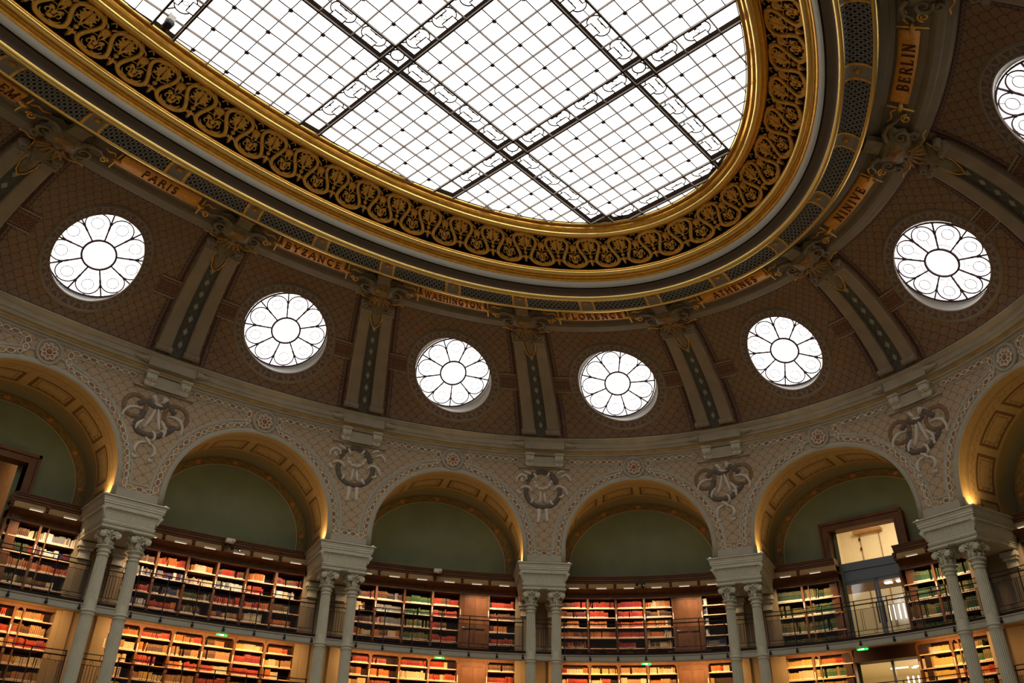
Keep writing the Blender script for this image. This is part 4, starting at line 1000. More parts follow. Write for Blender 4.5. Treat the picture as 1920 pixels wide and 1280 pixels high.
def column(o):
    def fluted(r0,z0,r1,z1,nm):
        b=MB(); n=20; seg=n*4
        for (r,z) in ((r0,z0),(r1,z1)):
            for i in range(seg):
                a=2*PI*i/seg; q=r*(1-(.10 if i%4 in (1,2) else (.0))) ; b.v.append((q*cos(a),q*sin(a),z))
        for i in range(seg): j=(i+1)%seg; b.f.append((i,j,seg+j,seg+i)); b.m.append(0)
        return b.build(nm,m_stone,o,local=True)
    fluted(.170,7.03,.150,8.24,'upper_shaft'); fluted(.185,.6,.168,6.62,'lower_shaft')
    b=MB(); b.lathe([(.168,6.60),(.172,6.64),(.19,6.655),(.195,6.675),(.19,6.69),(.176,6.70),(.18,6.715),(.215,6.735),(.215,6.765),(.178,6.775),(.175,6.80),(.173,7.03)],32)
    b.build('mid_collar',m_stone,o,True,local=True)
    b=MB(); b.lathe([(.150,8.23),(.155,8.245),(.17,8.255),(.175,8.27),(.17,8.285),(.152,8.295),(.15,8.33),(.16,8.345),(.19,8.36),(.195,8.38),(.185,8.40),(.16,8.41),(.155,8.45),(.175,8.465),(.215,8.49),(.225,8.515),(.215,8.54),(.175,8.555)],32)
    b.build('neck_rings',m_stone,o,True,local=True)
    b=MB(); b.lathe([(.155,8.55),(.15,8.62),(.165,8.74),(.20,8.86),(.25,8.96),(.24,8.98)],24)
    for i in range(8):   # leaves of the bell
        a=2*PI*i/8+PI/8; b.tube([((.16+d)*cos(a),(.16+d)*sin(a),z) for d,z in ((0,8.57),(.02,8.66),(.05,8.74),(.10,8.78),(.11,8.75))],[.04,.05,.045,.03,.02],5)
    for i in range(22): a=2*PI*i/22; b.tube([(.215*cos(a),.215*sin(a),8.495),(.228*cos(a),.228*sin(a),8.53)],.018,4)
    b.build('bell',m_cap,o,True,local=True)
    b=MB()
    for i in range(4):
        R=Matrix.Rotation(i*PI/2,4,'Z')
        for g in (1,-1):
            M=R@Matrix.Translation((g*.205,-.215,8.815))
            b.lathe([(0,.05),(.086,.05),(.09,.04),(.085,-.02),(.06,-.08),(0,-.08)],18,0,M@Matrix.Rotation(PI/2,4,'X'))
            b.tube([tuple(M@Vector((g*x,-.055,y))) for x,y in spiral(0,0,.080,PI/2,-1.9,28,.16)],[.014-.0003*j for j in range(29)],5)
            b.lathe([(0,0),(.02,0),(.018,.02),(0,.025)],8,0,M@Matrix.Translation((0,-.06,0))@Matrix.Rotation(PI/2,4,'X'))
            b.tube([tuple(R@Vector((g*x,-.25,y))) for x,y in ((.205,8.90),(.14,8.915),(.07,8.88),(.02,8.80))],[.028,.026,.02,.01],5)
    b.build('volutes',m_cap,o,False,local=True)
    b=MB()
    for i in range(4):
        R=Matrix.Rotation(i*PI/2,4,'Z'); b.lathe([(0,0),(.04,.005),(.045,.015),(.02,.035),(0,.04)],8,0,R@Matrix.Translation((0,-.27,8.90))@Matrix.Rotation(PI/2,4,'X'))
        for g in (1,-1): b.tube([tuple(R@Vector((g*x,-.25,z))) for x,z in ((.03,8.88),(.10,8.84),(.14,8.90))],[.025,.02,.01],5)
    b.build('capital_flower',m_cap,o,True,local=True)
    b=MB(); b.box(-.30,.30,-.30,.30,8.97,8.995,ch=.008); b.box(-.325,.325,-.325,.325,8.995,9.04); b.build('abacus',m_stone,o,local=True)
    b=MB(); b.lathe([(.185,.6),(.22,.56),(.25,.5),(.22,.46),(.27,.40),(.27,.3)],24); b.box(-.3,.3,-.3,.3,0,.3); b.build('column_base',m_stone,o,local=True)
proto_i=proto_c=None
for s0 in VP:
    lab='grey carved impost block on the column pair '+between(s0)
    if proto_i is None:
        proto_i=empty('impost_block',FR(s0),lab,'impost','carved impost blocks under the arches'); impost(proto_i)
    else: copy_tree(proto_i,FR(s0),lab)
    for g,side in ((-1,'left'),(1,'right')):
        M=FR(s0)@Matrix.Translation((g*.43,.30,0)); lab='fluted grey iron column, %s one of the pair %s'%(side,between(s0))
        if proto_c is None: proto_c=empty('column',M,lab,'column','paired fluted columns'); column(proto_c)
        else: copy_tree(proto_c,M,lab)
    # lantern uplighters on the impost corners and rear pilasters
    for g,side in ((-1,'left'),(1,'right')):
        o=empty('uplighter',FR(s0)@Matrix.Translation((g*.86,.0,9.90)),'tiny arch uplighter on the %s corner of the impost %s'%(side,between(s0)),'lamp','arch uplighters')
        b=MB(); b.box(-.05,.05,-.03,.06,0,.045,ch=.01); b.build('housing',m_lamp,o,local=True)
        b=MB(); b.add([(-.035,-.02,.047),(.035,-.02,.047),(.035,.05,.047),(-.035,.05,.047)],[(0,1,2,3)]); b.build('lens',e_led,o,local=True)
    o=empty('pilaster',FR(s0)@Matrix.Translation((0,2.05,0)),'pair of plain wall pilasters with capitals behind the columns '+between(s0),'pilaster')
    for g in (-1,1):
        b=MB(); b.box(g*.48-.14,g*.48+.14,-.10,0,0,8.5); b.build('shaft',m_plast,o,local=True)
        b=MB()
        for w,z0,z1 in ((.17,8.5,8.54),(.15,8.54,8.75),(.20,8.75,8.85),(.24,8.85,9.0)): b.box(g*.48-w,g*.48+w,-w*.8,0,z0,z1,ch=.01)
        b.build('pilaster_capital',m_stone,o,local=True)
# ------------------------------------------------------------------ galleries
def gallery(name,zt,zb):
    o=empty(name,kind='structure')
    b=MB(); us=lin(-.9,5.9,136); b.sweep(lambda u,k,z:PW(u,k,z),us,[(.42,zb+.02),(.36,zb),(.30,zb+.0),(.285,zb+.03),(.285,zt-.04),(.26,zt-.035),(.25,zt),(.40,zt+.01)]); b.build('fascia',m_slab,o,True)
    b=MB(); b.sweep(lambda u,k,z:PW(u,k,z),us,[(.42,zb+.02),(.44,zb+.10),(.60,zb+.22),(.9,zb+.28),(2.4,zb+.28)]); b.build('gallery_soffit',m_ochre,o,True)
    b=MB(); b.sweep(lambda u,k,z:PW(u,k,z),us,[(.40,zt+.01),(.45,zt+.12),(2.5,zt+.12)]); b.build('gallery_deck',m_woodd,o,True)
    b=MB()
    for s0 in VP:   # plain panel between the paired columns
        fn=lambda x,y,h:PW(s0+x/6.6,.285-h,zb+.12+y); b.ribbon([(-.22,-.06),(.22,-.06),(.22,.06),(-.22,.06)],.015,fn,.012,closed=True)
        b.blob([(-.27,-.10),(.27,-.10),(.27,.10),(-.27,.10)],fn,.006,ins=.98)
    b.build('fascia_panel',m_slab,o)
gallery('trim_2',6.93,6.72); gallery('trim_3',4.57,4.36)
DV=.1325
def railing(k,zf,lev):
    o=empty('gallery_railing',FR(k,.27,zf),'dark wrought-iron %s gallery railing with netting below %s'%(lev,BAYN[k]),'railing','gallery railings')
    s1=.435-.032; us=lin(k-s1,k+s1,40); Lk=LB(k,.3); fn=lambda u,z,kk=.30:PW(u,kk,z)
    for nm,z,r in (('top_rail',zf+1.12,.014),('hand_rail',zf+1.0,.02),('upper_rail',zf+.86,.009),('lower_rail',zf+.24,.009),('bottom_rail',zf+.12,.011)):
        b=MB(); b.tube([fn(u,z) for u in us],r,5); b.build(nm,m_iron,o,True)
    for i in range(-3,4):
        u=k+i*.1365
        if abs(i)==3: u=k+(1 if i>0 else -1)*.398
        b=MB(); b.tube([fn(u,zf+1.12),fn(u,zf-.02,.27),fn(u,zf-.10,.255)],.017,6)
        M=FR(u,.25,zf-.13); b.lathe([(0,-.05),(.035,-.04),(.045,-.01),(.03,.03),(.02,.07),(.017,.10)],10,0,M); b.build('post',m_iron,o,True)
    b=MB()
    for i in range(-3,3):
        for t in (.14,.20,.50,.80,.86):
            if t==.5: continue
            u=k+(i+t)*.1365; b.tube([fn(u,zf+.86),fn(u,zf+.24)],.007,4)
        for z in (zf+.93,zf+.18):
            u=k+(i+.5)*.1365; b.tube([PW(u+.05*cos(a)/Lk,.30,z+.05*sin(a)) for a in lin(0,2*PI,10)[:-1]],.006,4,closed=True)
        if i in (-1,0,1,-3,2,-2):
            for t in (.3,.7):
                u=k+(i+t)*.1365; b.tube([fn(u,zf+.86),fn(u,zf+.80)],.006,4)
    b.build('balusters',m_iron,o)
    b=MB(); b.grid(lambda u,z:fn(u,z,.31),us,[zf+.13,zf+.84],0,uv=lambda u,z:((u-k)*Lk,z)); b.build('netting',m_net,o,True)
def short_rail(s0,zf,lev):
    o=empty('pier_railing',FR(s0,.3,zf),'short iron %s railing section in the column pair %s'%(lev,between(s0)),'railing','short railings between paired columns')
    b=MB(); P=lambda x,z:(x,0,z)
    for z,r in ((1.12,.012),(.98,.016),(.84,.009),(.24,.009),(.12,.01)): b=MB(); b.tube([P(-.30,z),P(.30,z)],r,5); b.build('rail',m_iron,o,local=True)
    b=MB()
    for x in (-.22,-.17,-.08,0,.08,.17,.22): b.tube([P(x,.84),P(x,.24)],.008,4)
    for x in (-.20,.20): b.tube([P(x,1.12),P(x,.98)],.008,4)
    for z in (.91,.18): b.tube([(.045*cos(a),0,z+.045*sin(a)) for a in lin(0,2*PI,10)[:-1]],.006,4,closed=True)
    b.build('bars',m_iron,o,local=True)
for k in range(0,6): railing(k,6.93,'upper')
for k in (0,1,4,5): railing(k,4.57,'lower')
for s0 in VP: short_rail(s0,6.93,'upper')
for s0 in (.5,4.5): short_rail(s0,4.57,'lower')
# ------------------------------------------------------------------ bookcases
ROWS={0:[8.79,8.37,7.95,7.51,7.12],1:[8.80,8.39,7.93,7.50,7.12],2:[8.76,8.35,7.94,7.52,7.12],3:[8.88,8.55,8.20,7.85,7.50,7.15],4:[8.74,8.22,7.68,7.16],5:[8.74,8.22,7.68,7.16]}
ROWL=[6.64,6.24,5.88,5.47,5.08,4.72]
CASES=[]    # (bay, index, level)
for k,ids in ((0,(3,4,5) ),(1,range(6)),(2,range(6)),(3,range(6)),(4,(0,1,4,5)),(5,(0,1))):
    for i in ids:
        if k==0 and i==3: continue
        CASES.append((k,i,'U')); CASES.append((k,i,'L'))
DOORCASE={(2,4),(3,4)}
ORD=['leftmost','second','third','fourth','fifth','rightmost']
def ordc(k,i):
    if k in (4,5,0): return {4:{0:'far left',1:'inner left',4:'inner right',5:'far right'},5:{0:'leftmost',1:'second'},0:{4:'inner right',5:'far right'}}[k][i]
    return ORD[i]
BOOKS=[]
KF=2.08
def case(k,i,lev):
    sc=k+(i-2.5)*DV; M=FR(sc,KF,0); w=DV*LB(k,KF)/2; up=lev=='U'
    z0,zt=(7.06,9.50) if up else (4.70,7.0)
    dc=(k,i) in DOORCASE
    word='upper' if up else 'lower'
    nm='cupboard' if dc else 'bookcase'
    o=empty(nm,M@Matrix.Translation((0,0,z0)),('%s %s %s on the %s level below %s'%(ordc(k,i),'closed panelled oak cupboard' if dc else 'open oak bookcase','unit' if dc else '',word,BAYN[k])).replace('  ',' '),nm,'gallery bookcases')
    W=lambda b,n,m,**kw:b.build(n,m,o,**kw)
    def bx(x0,x1,y0,y1,a,c,b=None,ch=0.,mat=0):
        b=b or MB(); b.box(x0,x1,y0,y1,a,c,M=M,ch=ch,mat=mat); return b
    W(bx(-w,w,.36,.40,z0,zt),'back_panel',m_woodd)  # shadow above the books is put into this dark colour
    for g in (-1,1):
        x=g*w; W(bx(min(x,x-g*.035),max(x,x-g*.035),.0,.36,z0,9.2 if up else 6.92),'side_panel',m_wood)
    b=MB(); x=-w   # turned front post with pale label holder
    b.box(x-.035,x+.035,-.03,.03,z0,9.2 if up else 6.92,M=M,ch=.008)
    W(b,'front_post',m_wood)
    b=MB(); b.box(-w+.03,-w+.045,-.035,-.03,z0+1.32,z0+1.55,M=M) if False else b.box(x-.012,x+.012,-.036,-.03,(8.42 if up else 6.2),(8.66 if up else 6.45),M=M); W(b,'label_holder',m_lamp)
    if up:
        b=MB(); b.box(-w,w,-.02,.36,9.20,9.26,M=M); 
        for (y0,a),(y1,c) in zip([(.04,9.26),(.02,9.34),(-.05,9.42),(-.15,9.47)],[(.02,9.34),(-.05,9.42),(-.15,9.47),(-.22,9.49)]):
            b.add([tuple(M@Vector(v)) for v in ((-w,y0,a),(w,y0,a),(w,y1,c),(-w,y1,c))],[(0,1,2,3)])
        b.box(-w,w,-.24,.36,9.49,9.52,M=M); W(b,'cove_cornice',m_wood)
        W(bx(-w,w,-.12,-.10,9.52,9.74),'ochre_frieze',m_ochre)
        b=MB(); b.box(-w-.04,-w+.04,-.17,-.10,9.50,9.76,M=M,ch=.015); b.box(-w-.05,-w+.05,-.2,-.1,9.68,9.74,M=M); b.lathe([(0,.04),(.03,.03),(.04,0),(.03,-.03),(0,-.04)],8,0,M@Matrix.Translation((-w,-.19,9.60))); W(b,'frieze_bracket',m_wood)
        b=MB(); b.box(-w,w,-.16,.42,9.74,9.80,M=M); b.box(-w,w,-.19,.42,9.80,9.88,M=M); b.box(-w,w,-.22,.42,9.88,9.93,M=M); b.box(-w,w,-.25,.42,9.93,9.96,M=M); W(b,'entablature',m_wood)
        if not dc: pass
    else:
        b=MB(); b.box(-w,w,-.03,.36,6.92,7.0,M=M)
        for g in (-1,1): b.add([tuple(M@Vector(v)) for v in ((g*w,-.03,6.92),(g*(w-.10),-.03,6.92),(g*(w-.03),-.03,6.84),(g*w,-.03,6.80))],[(0,1,2,3)])
        W(b,'cornice_rail',m_wood)
    if dc:
        b=bx(-w+.03,w-.03,.0,.04,z0,9.2 if up else 6.92); d=W(b,'door_panel',m_wood)
        b=MB()
        for a,c in ((z0+.1,z0+.85),(z0+.95,z0+2.05)):
            b.box(-w+.13,-.03,-.02,.0,a,c,M=M,ch=.015); b.box(.03,w-.13,-.02,.0,a,c,M=M,ch=.015)
        b.build('raised_panel',m_wood,o); b=MB(); b.box(-w+.10,-w+.12,-.05,0,z0+.95,z0+1.02,M=M); b.box(-w+.09,-w+.20,-.055,-.04,z0+.97,z0+.985,M=M); b.build('door_handle',m_lamp,o)
        return o
    rows=[z for z in (ROWS[k] if up else ROWL)]
    for r,z in enumerate(rows):
        b=MB(); b.box(-w+.035,w-.035,.02,.36,z-.028,z,M=M); s=b.build('shelf',m_wood,o)
        b=MB(); b.box(-w+.035,w-.035,.005,.02,z-.03,z+.004,M=M); MWD[s.name]=MWD[o.name]; b.build('shelf_edge',m_edge_lit,s)
    # books
    for r,z in enumerate(rows):
        top=(rows[r-1]-.03) if r else (9.18 if up else 6.90)
        space=top-z
        if space<.12: continue
        fill_row(k,i,lev,r,z,space,w,M)
    return o
PAL={'red':(.42,.035,.02),'crimson':(.28,.02,.03),'orange':(.55,.16,.035),'tan':(.42,.22,.09),'cream':(.68,.55,.34),'yellow':(.62,.42,.10),'green':(.05,.13,.05),'dark green':(.035,.07,.035),'olive':(.16,.15,.05),'blue':(.03,.05,.14),'grey':(.22,.22,.22),'brown':(.13,.055,.03),'black':(.03,.025,.03),'white':(.78,.76,.70),'burgundy':(.14,.02,.035)}
PK=list(PAL)
def pick(k,i,lev,r,rng):
    """returns list of (colour choices, weight) style for a row following the photograph"""
    if lev=='L':
        st=[['red','red','crimson'],['cream','yellow','cream','tan'],['orange','tan','brown'],['red','cream','orange'],['cream','tan','green','red'],['yellow','cream','tan']]
        return rng.choice(st[:4] if k!=4 else [['red','orange','red'],['olive','green','tan'],['yellow','cream']])
    if k in (4,5): return rng.choice([['dark green','green','olive'],['dark green','olive'],['dark green','dark green','green']])
    if k==3:
        if i==0: return rng.choice([['burgundy','brown','orange'],['red','brown','burgundy']])
        if i in (1,2): return rng.choice([['red','red','crimson'],['red','orange','red']])
        if i==3: return rng.choice([['tan','brown','orange','cream'],['brown','tan','black']])
        return ['blue','grey','white'] 
    if k==2:
        if i==2: return rng.choice([['green','dark green','green'],['olive','green']])
        if i in (3,5): return rng.choice([['red','black','orange'],['red','red','brown']])
        return rng.choice([['orange','cream','tan','brown'],['red','orange','white','grey'],['cream','yellow','red'],['brown','black','burgundy','grey']])
    return rng.choice([['cream','white','red','cream'],['grey','brown','red','dark green'],['blue','grey','white','burgundy'],['orange','red','red'],['olive','cream','brown'],['cream','tan','orange'],['brown','burgundy','red'],['blue','orange','cream','tan','black'],['white','grey','cream']])
def fill_row(k,i,lev,r,z,space,w,M):
    rng=random.Random(k*1000+i*100+r*7+(5 if lev=='L' else 0))
    x=-w+.05; end=w-.05
    if rng.random()<.25: end-=rng.uniform(.1,.4)
    if k==3 and i==5: end=x+rng.choice([.15,.7])
    if k==3 and lev=='U' and i==1 and r==4: return
    style=pick(k,i,lev,r,rng); base=min(space*.86,rng.uniform(.24,.30) if k not in (4,5) else .40)
    if k in (4,5) and lev=='U': end=w-.05
    col=rng.choice(style); run=0; bh=base; bw=.035
    while x<end-.02:
        if run<=0:
            col=rng.choice(style); run=rng.choice([1,1,1,2,2,3,4,6,10]) if k not in (4,5) else rng.choice([3,6,12])
            bh=base*rng.uniform(.72,1.) ; bw=rng.uniform(.024,.05)
            if lev=='L' and rng.random()<.5: run+=6
        run-=1
        h=min(bh*(rng.uniform(.97,1.02)),space*.93); t=bw*rng.uniform(.92,1.08)
        if rng.random()<.03: x+=rng.uniform(.02,.08)
        if x+t>end: break
        lean=rng.uniform(.06,.22) if rng.random()<.02 else 0.
        dep=rng.uniform(.17,.22)
        BOOKS.append((k,i,lev,r,x+t/2,z,t*.94,h,dep,col,lean,M))
        x+=t+(h*lean*.9)
for c in CASES: case(*c)
# ------------------------------------------------------------------ books
ORDN=['first','second','third','fourth','fifth','sixth','seventh','eighth','ninth','tenth','eleventh','twelfth','thirteenth','fourteenth','fifteenth','sixteenth','seventeenth','eighteenth','nineteenth','twentieth']+['twenty-'+q for q in ('first','second','third','fourth','fifth','sixth','seventh','eighth','ninth')]+['thirtieth']+['thirty-'+q for q in ('first','second','third','fourth','fifth','sixth','seventh','eighth','ninth')]
bmat={}
for n,c in PAL.items():
    r,g,bb=c; bmat[n]=Mat('book_'+n.replace(' ','_'),c,.5,noise=.25,nscale=30).done()
m_lab=Mat('book_label',(.80,.76,.66),.5).done(); m_page=Mat('book_band',(.55,.33,.10),.45,metal=.3).done()
UV_=[]; UF=[]; UM=[]
def ub():
    """unit book: spine towards -y, base at z=0, rounded spine, label at the foot, two gilt bands"""
    b=MB(); prof_=[(-.5,.12),(-.38,.02),(0,-.02),(.38,.02),(.5,.12)]
    zs=[0,.06,.18,.70,.73,.86,.89,1]; mt=[0,1,0,2,0,2,0]
    for j in range(7):
        base=len(b.v)
        for z in (zs[j],zs[j+1]):
            for x,y in prof_: b.v.append((x,y,z))
        for q in range(4): b.f.append((base+q,base+q+1,base+6+q,base+5+q)); b.m.append(mt[j])
    n=len(b.v); b.v+=[(-.5,.12,0),(.5,.12,0),(.5,1,0),(-.5,1,0),(-.5,.12,1),(.5,.12,1),(.5,1,1),(-.5,1,1)]
    for f in ((3,2,1,0),(4,5,6,7),(1,2,6,5),(2,3,7,6),(3,0,4,7)): b.f.append(tuple(n+q for q in f)); b.m.append(0)
    b.v+=[(-.38,.02,0),(0,-.02,0),(.38,.02,0),(-.38,.02,1),(0,-.02,1),(.38,.02,1)]
    b.f.append((n,n+8,n+9,n+10,n+1)); b.m.append(0); b.f.append((n+5,n+13,n+12,n+11,n+4)); b.m.append(0)
    return b
U=ub(); ubm={}
CAMP=Vector((-6.4475,-9.843,1.6))
YAW,PIT,ROLL,FPX=.7436,.5361,.0185,1573.9056
fw=Vector((cos(PIT)*cos(YAW),cos(PIT)*sin(YAW),sin(PIT))); r0=Vector((sin(YAW),-cos(YAW),0)); u0=r0.cross(fw)
rt=r0*cos(ROLL)+u0*sin(ROLL); up_=-r0*sin(ROLL)+u0*cos(ROLL)
def px(p):
    d=Vector(p)-CAMP; z=d.dot(fw); return 960+FPX*d.dot(rt)/z, 640-FPX*d.dot(up_)/z, z
cols=[]
for s0 in VP:
    for g in (-1,1):
        M=FR(s0)@Matrix.Translation((g*.43,.30,0)); cols.append([px(M@Vector((0,0,z)))[:2] for z in (4,9)])
def hidden(x,y):
    for (a,c),(e,f) in cols:
        t=(y-c)/(f-c); cx=a+(e-a)*t
        if abs(x-cx)<15: return True
    return False
areas=[]; cnt={}
for q,(k,i,lev,r,x,z,t,h,dep,col,lean,M) in enumerate(BOOKS):
    c=(k,i,lev,r); cnt[c]=cnt.get(c,0)+1
    P=M@Vector((x,.0,z+h/2)); X_,Y_,Z_=px(P)
    # skip those hidden by the gallery fascia or outside the frame
    vis=5<X_<1915 and Y_<1272 and not hidden(X_,Y_)
    if lev=='U' and z<7.3: vis=False
    if lev=='L' and z+h>6.86: vis=False
    w=WF(k+(i-2.5)*DV); vd=(P-CAMP).normalized(); fc=abs(vd.x*w[4]+vd.y*w[5])
    areas.append((t*h*fc*(FPX/Z_)**2 if vis else 0,q,cnt[c]))
top=sorted(areas,reverse=True)[:300]; sel={q for a,q,n in top if a>0}; nth={q:n for a,q,n in areas}
SHN=['top','second','third','fourth','fifth','sixth']
stuff=MB(); smats=[bmat[n] for n in PK]+[m_lab,m_page]
def shelfname(k,lev,r): return SHN[r]
for q,(k,i,lev,r,x,z,t,h,dep,col,lean,M) in enumerate(BOOKS):
    B=M@Matrix.Translation((x,.05,z+.003))@Matrix.Rotation(lean,4,'Y')@Matrix.Diagonal((t,dep,h,1))
    if q in sel:
        if col not in ubm:
            o=U.build('book',[bmat[col],m_lab,m_page],local=True); ubm[col]=o
        else: o=ubm[col].copy(); COL.objects.link(o)
        o.matrix_world=B; MWD[o.name]=B
        n=nth[q]
        tag(o,'%s book, %s from left on %s shelf, %s %s bookcase under %s'%(col,ORDN[n-1],shelfname(k,lev,r),ordc(k,i),'upper' if lev=='U' else 'lower',SHORT[k]),'book','books on the gallery shelves')
    else:
        base=len(stuff.v); stuff.v+=[tuple(B@Vector(v)) for v in U.v]; ci=PK.index(col)
        for f,m in zip(U.f,U.m): stuff.f.append(tuple(base+j for j in f)); stuff.m.append(ci if m==0 else len(PK)+m-1)
so=stuff.build('books',smats,kind='stuff'); tag(so,'the many other library books standing on the farther gallery bookcase shelves','books')
# ------------------------------------------------------------------ shelf lamps
for (k,i,lev) in CASES:
    if lev!='U': continue
    sc=k+(i-2.5)*DV; M=FR(sc,KF-.36,9.50)
    o=empty('shelf_lamp',M,'short pale tube lamp projecting over the %s upper %s below %s'%(ordc(k,i),'cupboard' if (k,i) in DOORCASE else 'bookcase',BAYN[k]),'lamp','tube lamps above the upper bookcases')
    b=MB(); b.box(-.19,.19,-.03,.03,-.01,.035,ch=.008); b.build('lamp_housing',m_lamp,o,local=True)
    b=MB(); b.box(-.18,.18,-.022,.022,-.016,-.011); b.build('lamp_tube',e_tube,o,local=True)
    b=MB()
    for x in (-.12,.12): b.tube([(x,.02,.02),(x,.16,.05),(x,.30,.02)],.008,4)
    b.build('bracket',m_iron,o,local=True)
# ------------------------------------------------------------------ doorways with lit corridors
def doorway(k,n):
    a,c,z0,z1=DOOR[k]; w=(c-a)/2*LB(k,KB); M=FR(k+(a+c)/2,KB,0); low=DOORL[k]
    o=empty('door_%d'%n,M@Matrix.Translation((0,0,z0)),kind='structure')
    Bx=lambda nm,mt,L,**kw:_bx(nm,mt,L,o,M)
    fwd=.42
    # wooden frame
    Bx('door_frame',m_wood,[(-w-.27,-w,-fwd,.05,z0,z1+.27),(w,w+.27,-fwd,.05,z0,z1+.27),(-w,w,-fwd,.05,z1,z1+.27),(-w-.30,w+.30,-fwd-.05,-fwd+.02,z1+.20,z1+.30),(-w-.30,-w-.22,-fwd-.05,-fwd+.02,9.9,z1+.30),(w+.22,w+.30,-fwd-.05,-fwd+.02,9.9,z1+.30),(-w-.05,-w,-fwd-.02,0,z0,z1),(w,w+.05,-fwd-.02,0,z0,z1)])
    if k==4:
        # lintel and glazed double doors
        Bx('lintel',m_blue,[(-w,w,.0,.10,9.60,9.86),(-w,w,.04,.12,9.40,9.60),(-w,w,.0,.08,9.24,9.40),(-w,-w+.06,0,.1,z0,9.4),(w-.06,w,0,.1,z0,9.4)])
        for g,sd in ((-1,'left'),(1,'right')):
            x0,x1=(-w+.06,-.01) if g<0 else (.01,w-.06)
            q=_bx('door_leaf',m_blue,[(x0,x0+.07,.02,.07,z0,9.24),(x1-.07,x1,.02,.07,z0,9.24),(x0,x1,.02,.07,9.14,9.24),(x0,x1,.02,.07,z0,z0+.2)],o,M)
            _bx('pane',m_glass,[(x0+.07,x1-.07,.04,.05,z0+.2,9.14)],q,M); _bx('pull_handle',m_iron,[(-.13 if g<0 else .09,-.09 if g<0 else .13,-.03,.0,z0+.7,z0+1.35)],q,M)
    # corridor beyond
    D=4.2
    b=MB(); b.box(-w-1.35,w+.5,.12,D,z0-.02,z1+1.9,M=M); f=b.f; m=b.m; del f[2]; del m[2]; b.build('corridor_shell',m_corr if k==4 else m_corrw,o)
    Bx('corridor_beam',m_corrw,[(-w-1.2,w+.5,1.0,D-.05,9.9,9.95)] if False else [(-w-1.2,w+.5,D-.02,D-.005,z0,z0+.1)])
    if k==4:
        Bx('inner_door',m_corrw,[(-1.72,-1.69,D-.05,D-.01,8.5,12.05),(-.98,-.95,D-.05,D-.01,8.5,12.05),(-1.85,-.8,D-.30,D-.01,12.05,12.16)])
        Bx('inner_hinge',m_black2,[(-1.74,-1.68,D-.09,D-.05,11.82,11.92),(-1.74,-1.68,D-.09,D-.05,11.45,11.55)])
        Bx('sloped_ceiling',m_corrw,[(-w-1.3,w+.45,.5,2.6,9.50,9.56)])
        for i in range(7): Bx('lamp_tube',e_fluo,[(-.55+i*.17+(.1 if i>3 else 0),-.51+i*.17+(.1 if i>3 else 0),2.3,2.34,8.35,8.85)])
        for x in (-.15,.25): Bx('ceiling_lamp',e_led,[(x-.12,x+.12,1.6,1.75,9.42,9.46)])
    else: Bx('inner_panel',m_corrw,[(-w,w,2.0,2.1,z0,10.4),(-w,w,1.8,2.1,10.1,10.2)])
    # lower doorway
    z0,z1=low[2],low[3]
    Bx('lower_frame',m_woodd,[(-w-.27,-w,-fwd,.05,z0,z1+.3),(w,w+.27,-fwd,.05,z0,z1+.3),(-w,w,-fwd,.05,z1,z1+.36)])
    b=MB(); b.box(-w-1.5,w+1.5,.12,D,z0-.02,z1+.25,M=M); del b.f[2]; del b.m[2]; b.build('lower_corridor',m_corr,o)
    for x0,x1,y,z in ((-.5,.05,1.2,6.60),(.2,1.1,1.3,6.62),(.2,1.1,2.0,6.70),(-.1,.05,2.0,6.70)): Bx('ceiling_lamp',e_fluo,[(x0,x1,y,y+.07,z,z+.03)])
    for i in range(7): Bx('hanging_tube',e_fluo,[(-.5+i*.17,-.46+i*.17,2.6,2.64,5.9,6.55)])
    Bx('lower_jamb',m_blue,[(-.04,.04,.02,.08,z0,z1),(-w,-w+.07,.02,.08,z0,z1)])
    return o
def _bx(nm,mt,L,o,M):
    b=MB()
    for (x0,x1,y0,y1,a,c) in L: b.box(x0,x1,y0,y1,a,c,M=M)
    return b.build(nm,mt,o)
doorway(0,1); doorway(4,2)
# screen in the right inner case
# ------------------------------------------------------------------ exit signs, cameras, spots, extinguisher
for k in (1,2,3,4):
    o=empty('exit_sign',FR(k,.33,6.66),'small glowing green exit sign hanging under the gallery below '+BAYN[k],'sign','green exit signs')
    b=MB(); b.box(-.16,.16,-.03,.03,-.025,.025,ch=.01); b.build('light_box',e_exit,o,local=True)
    b=MB(); b.box(-.04,.05,-.036,-.03,-.02,.02); b.box(-.10,-.06,-.036,-.03,-.01,.01); b.build('pictogram',e_exw,o,local=True)
    b=MB(); b.tube([(0,0,.035),(0,0,.10)],.01,5); b.build('hanger',m_iron,o,local=True)
def cctv(M,lab,spots=0):
    o=empty('security_camera',M,lab,'camera')
    b=MB(); b.box(-.14,.14,-.10,.06,-.07,.08,ch=.03); b.build('camera_body',m_lamp,o,local=True)
    b=MB(); b.lathe([(0,-.01),(.05,-.01),(.055,.05),(.0,.06)],14,0,Matrix.Translation((.09,-.11,0))@Matrix.Rotation(PI/2,4,'X')); b.build('lens_ring',m_reveal,o,True,local=True)
    b=MB(); b.tube([(-.03,0,-.07),(-.03,0,-.18),(-.03,.12,-.24)],.02,6); b.build('mount',m_black2,o,local=True)
cctv(FR(1+.015,1.72,9.84),'white box security camera on the oak cornice below the BYZANCE plaque')
cctv(FR(2.005,1.72,9.84),'white box security camera on the oak cornice below the WASHINGTON plaque')
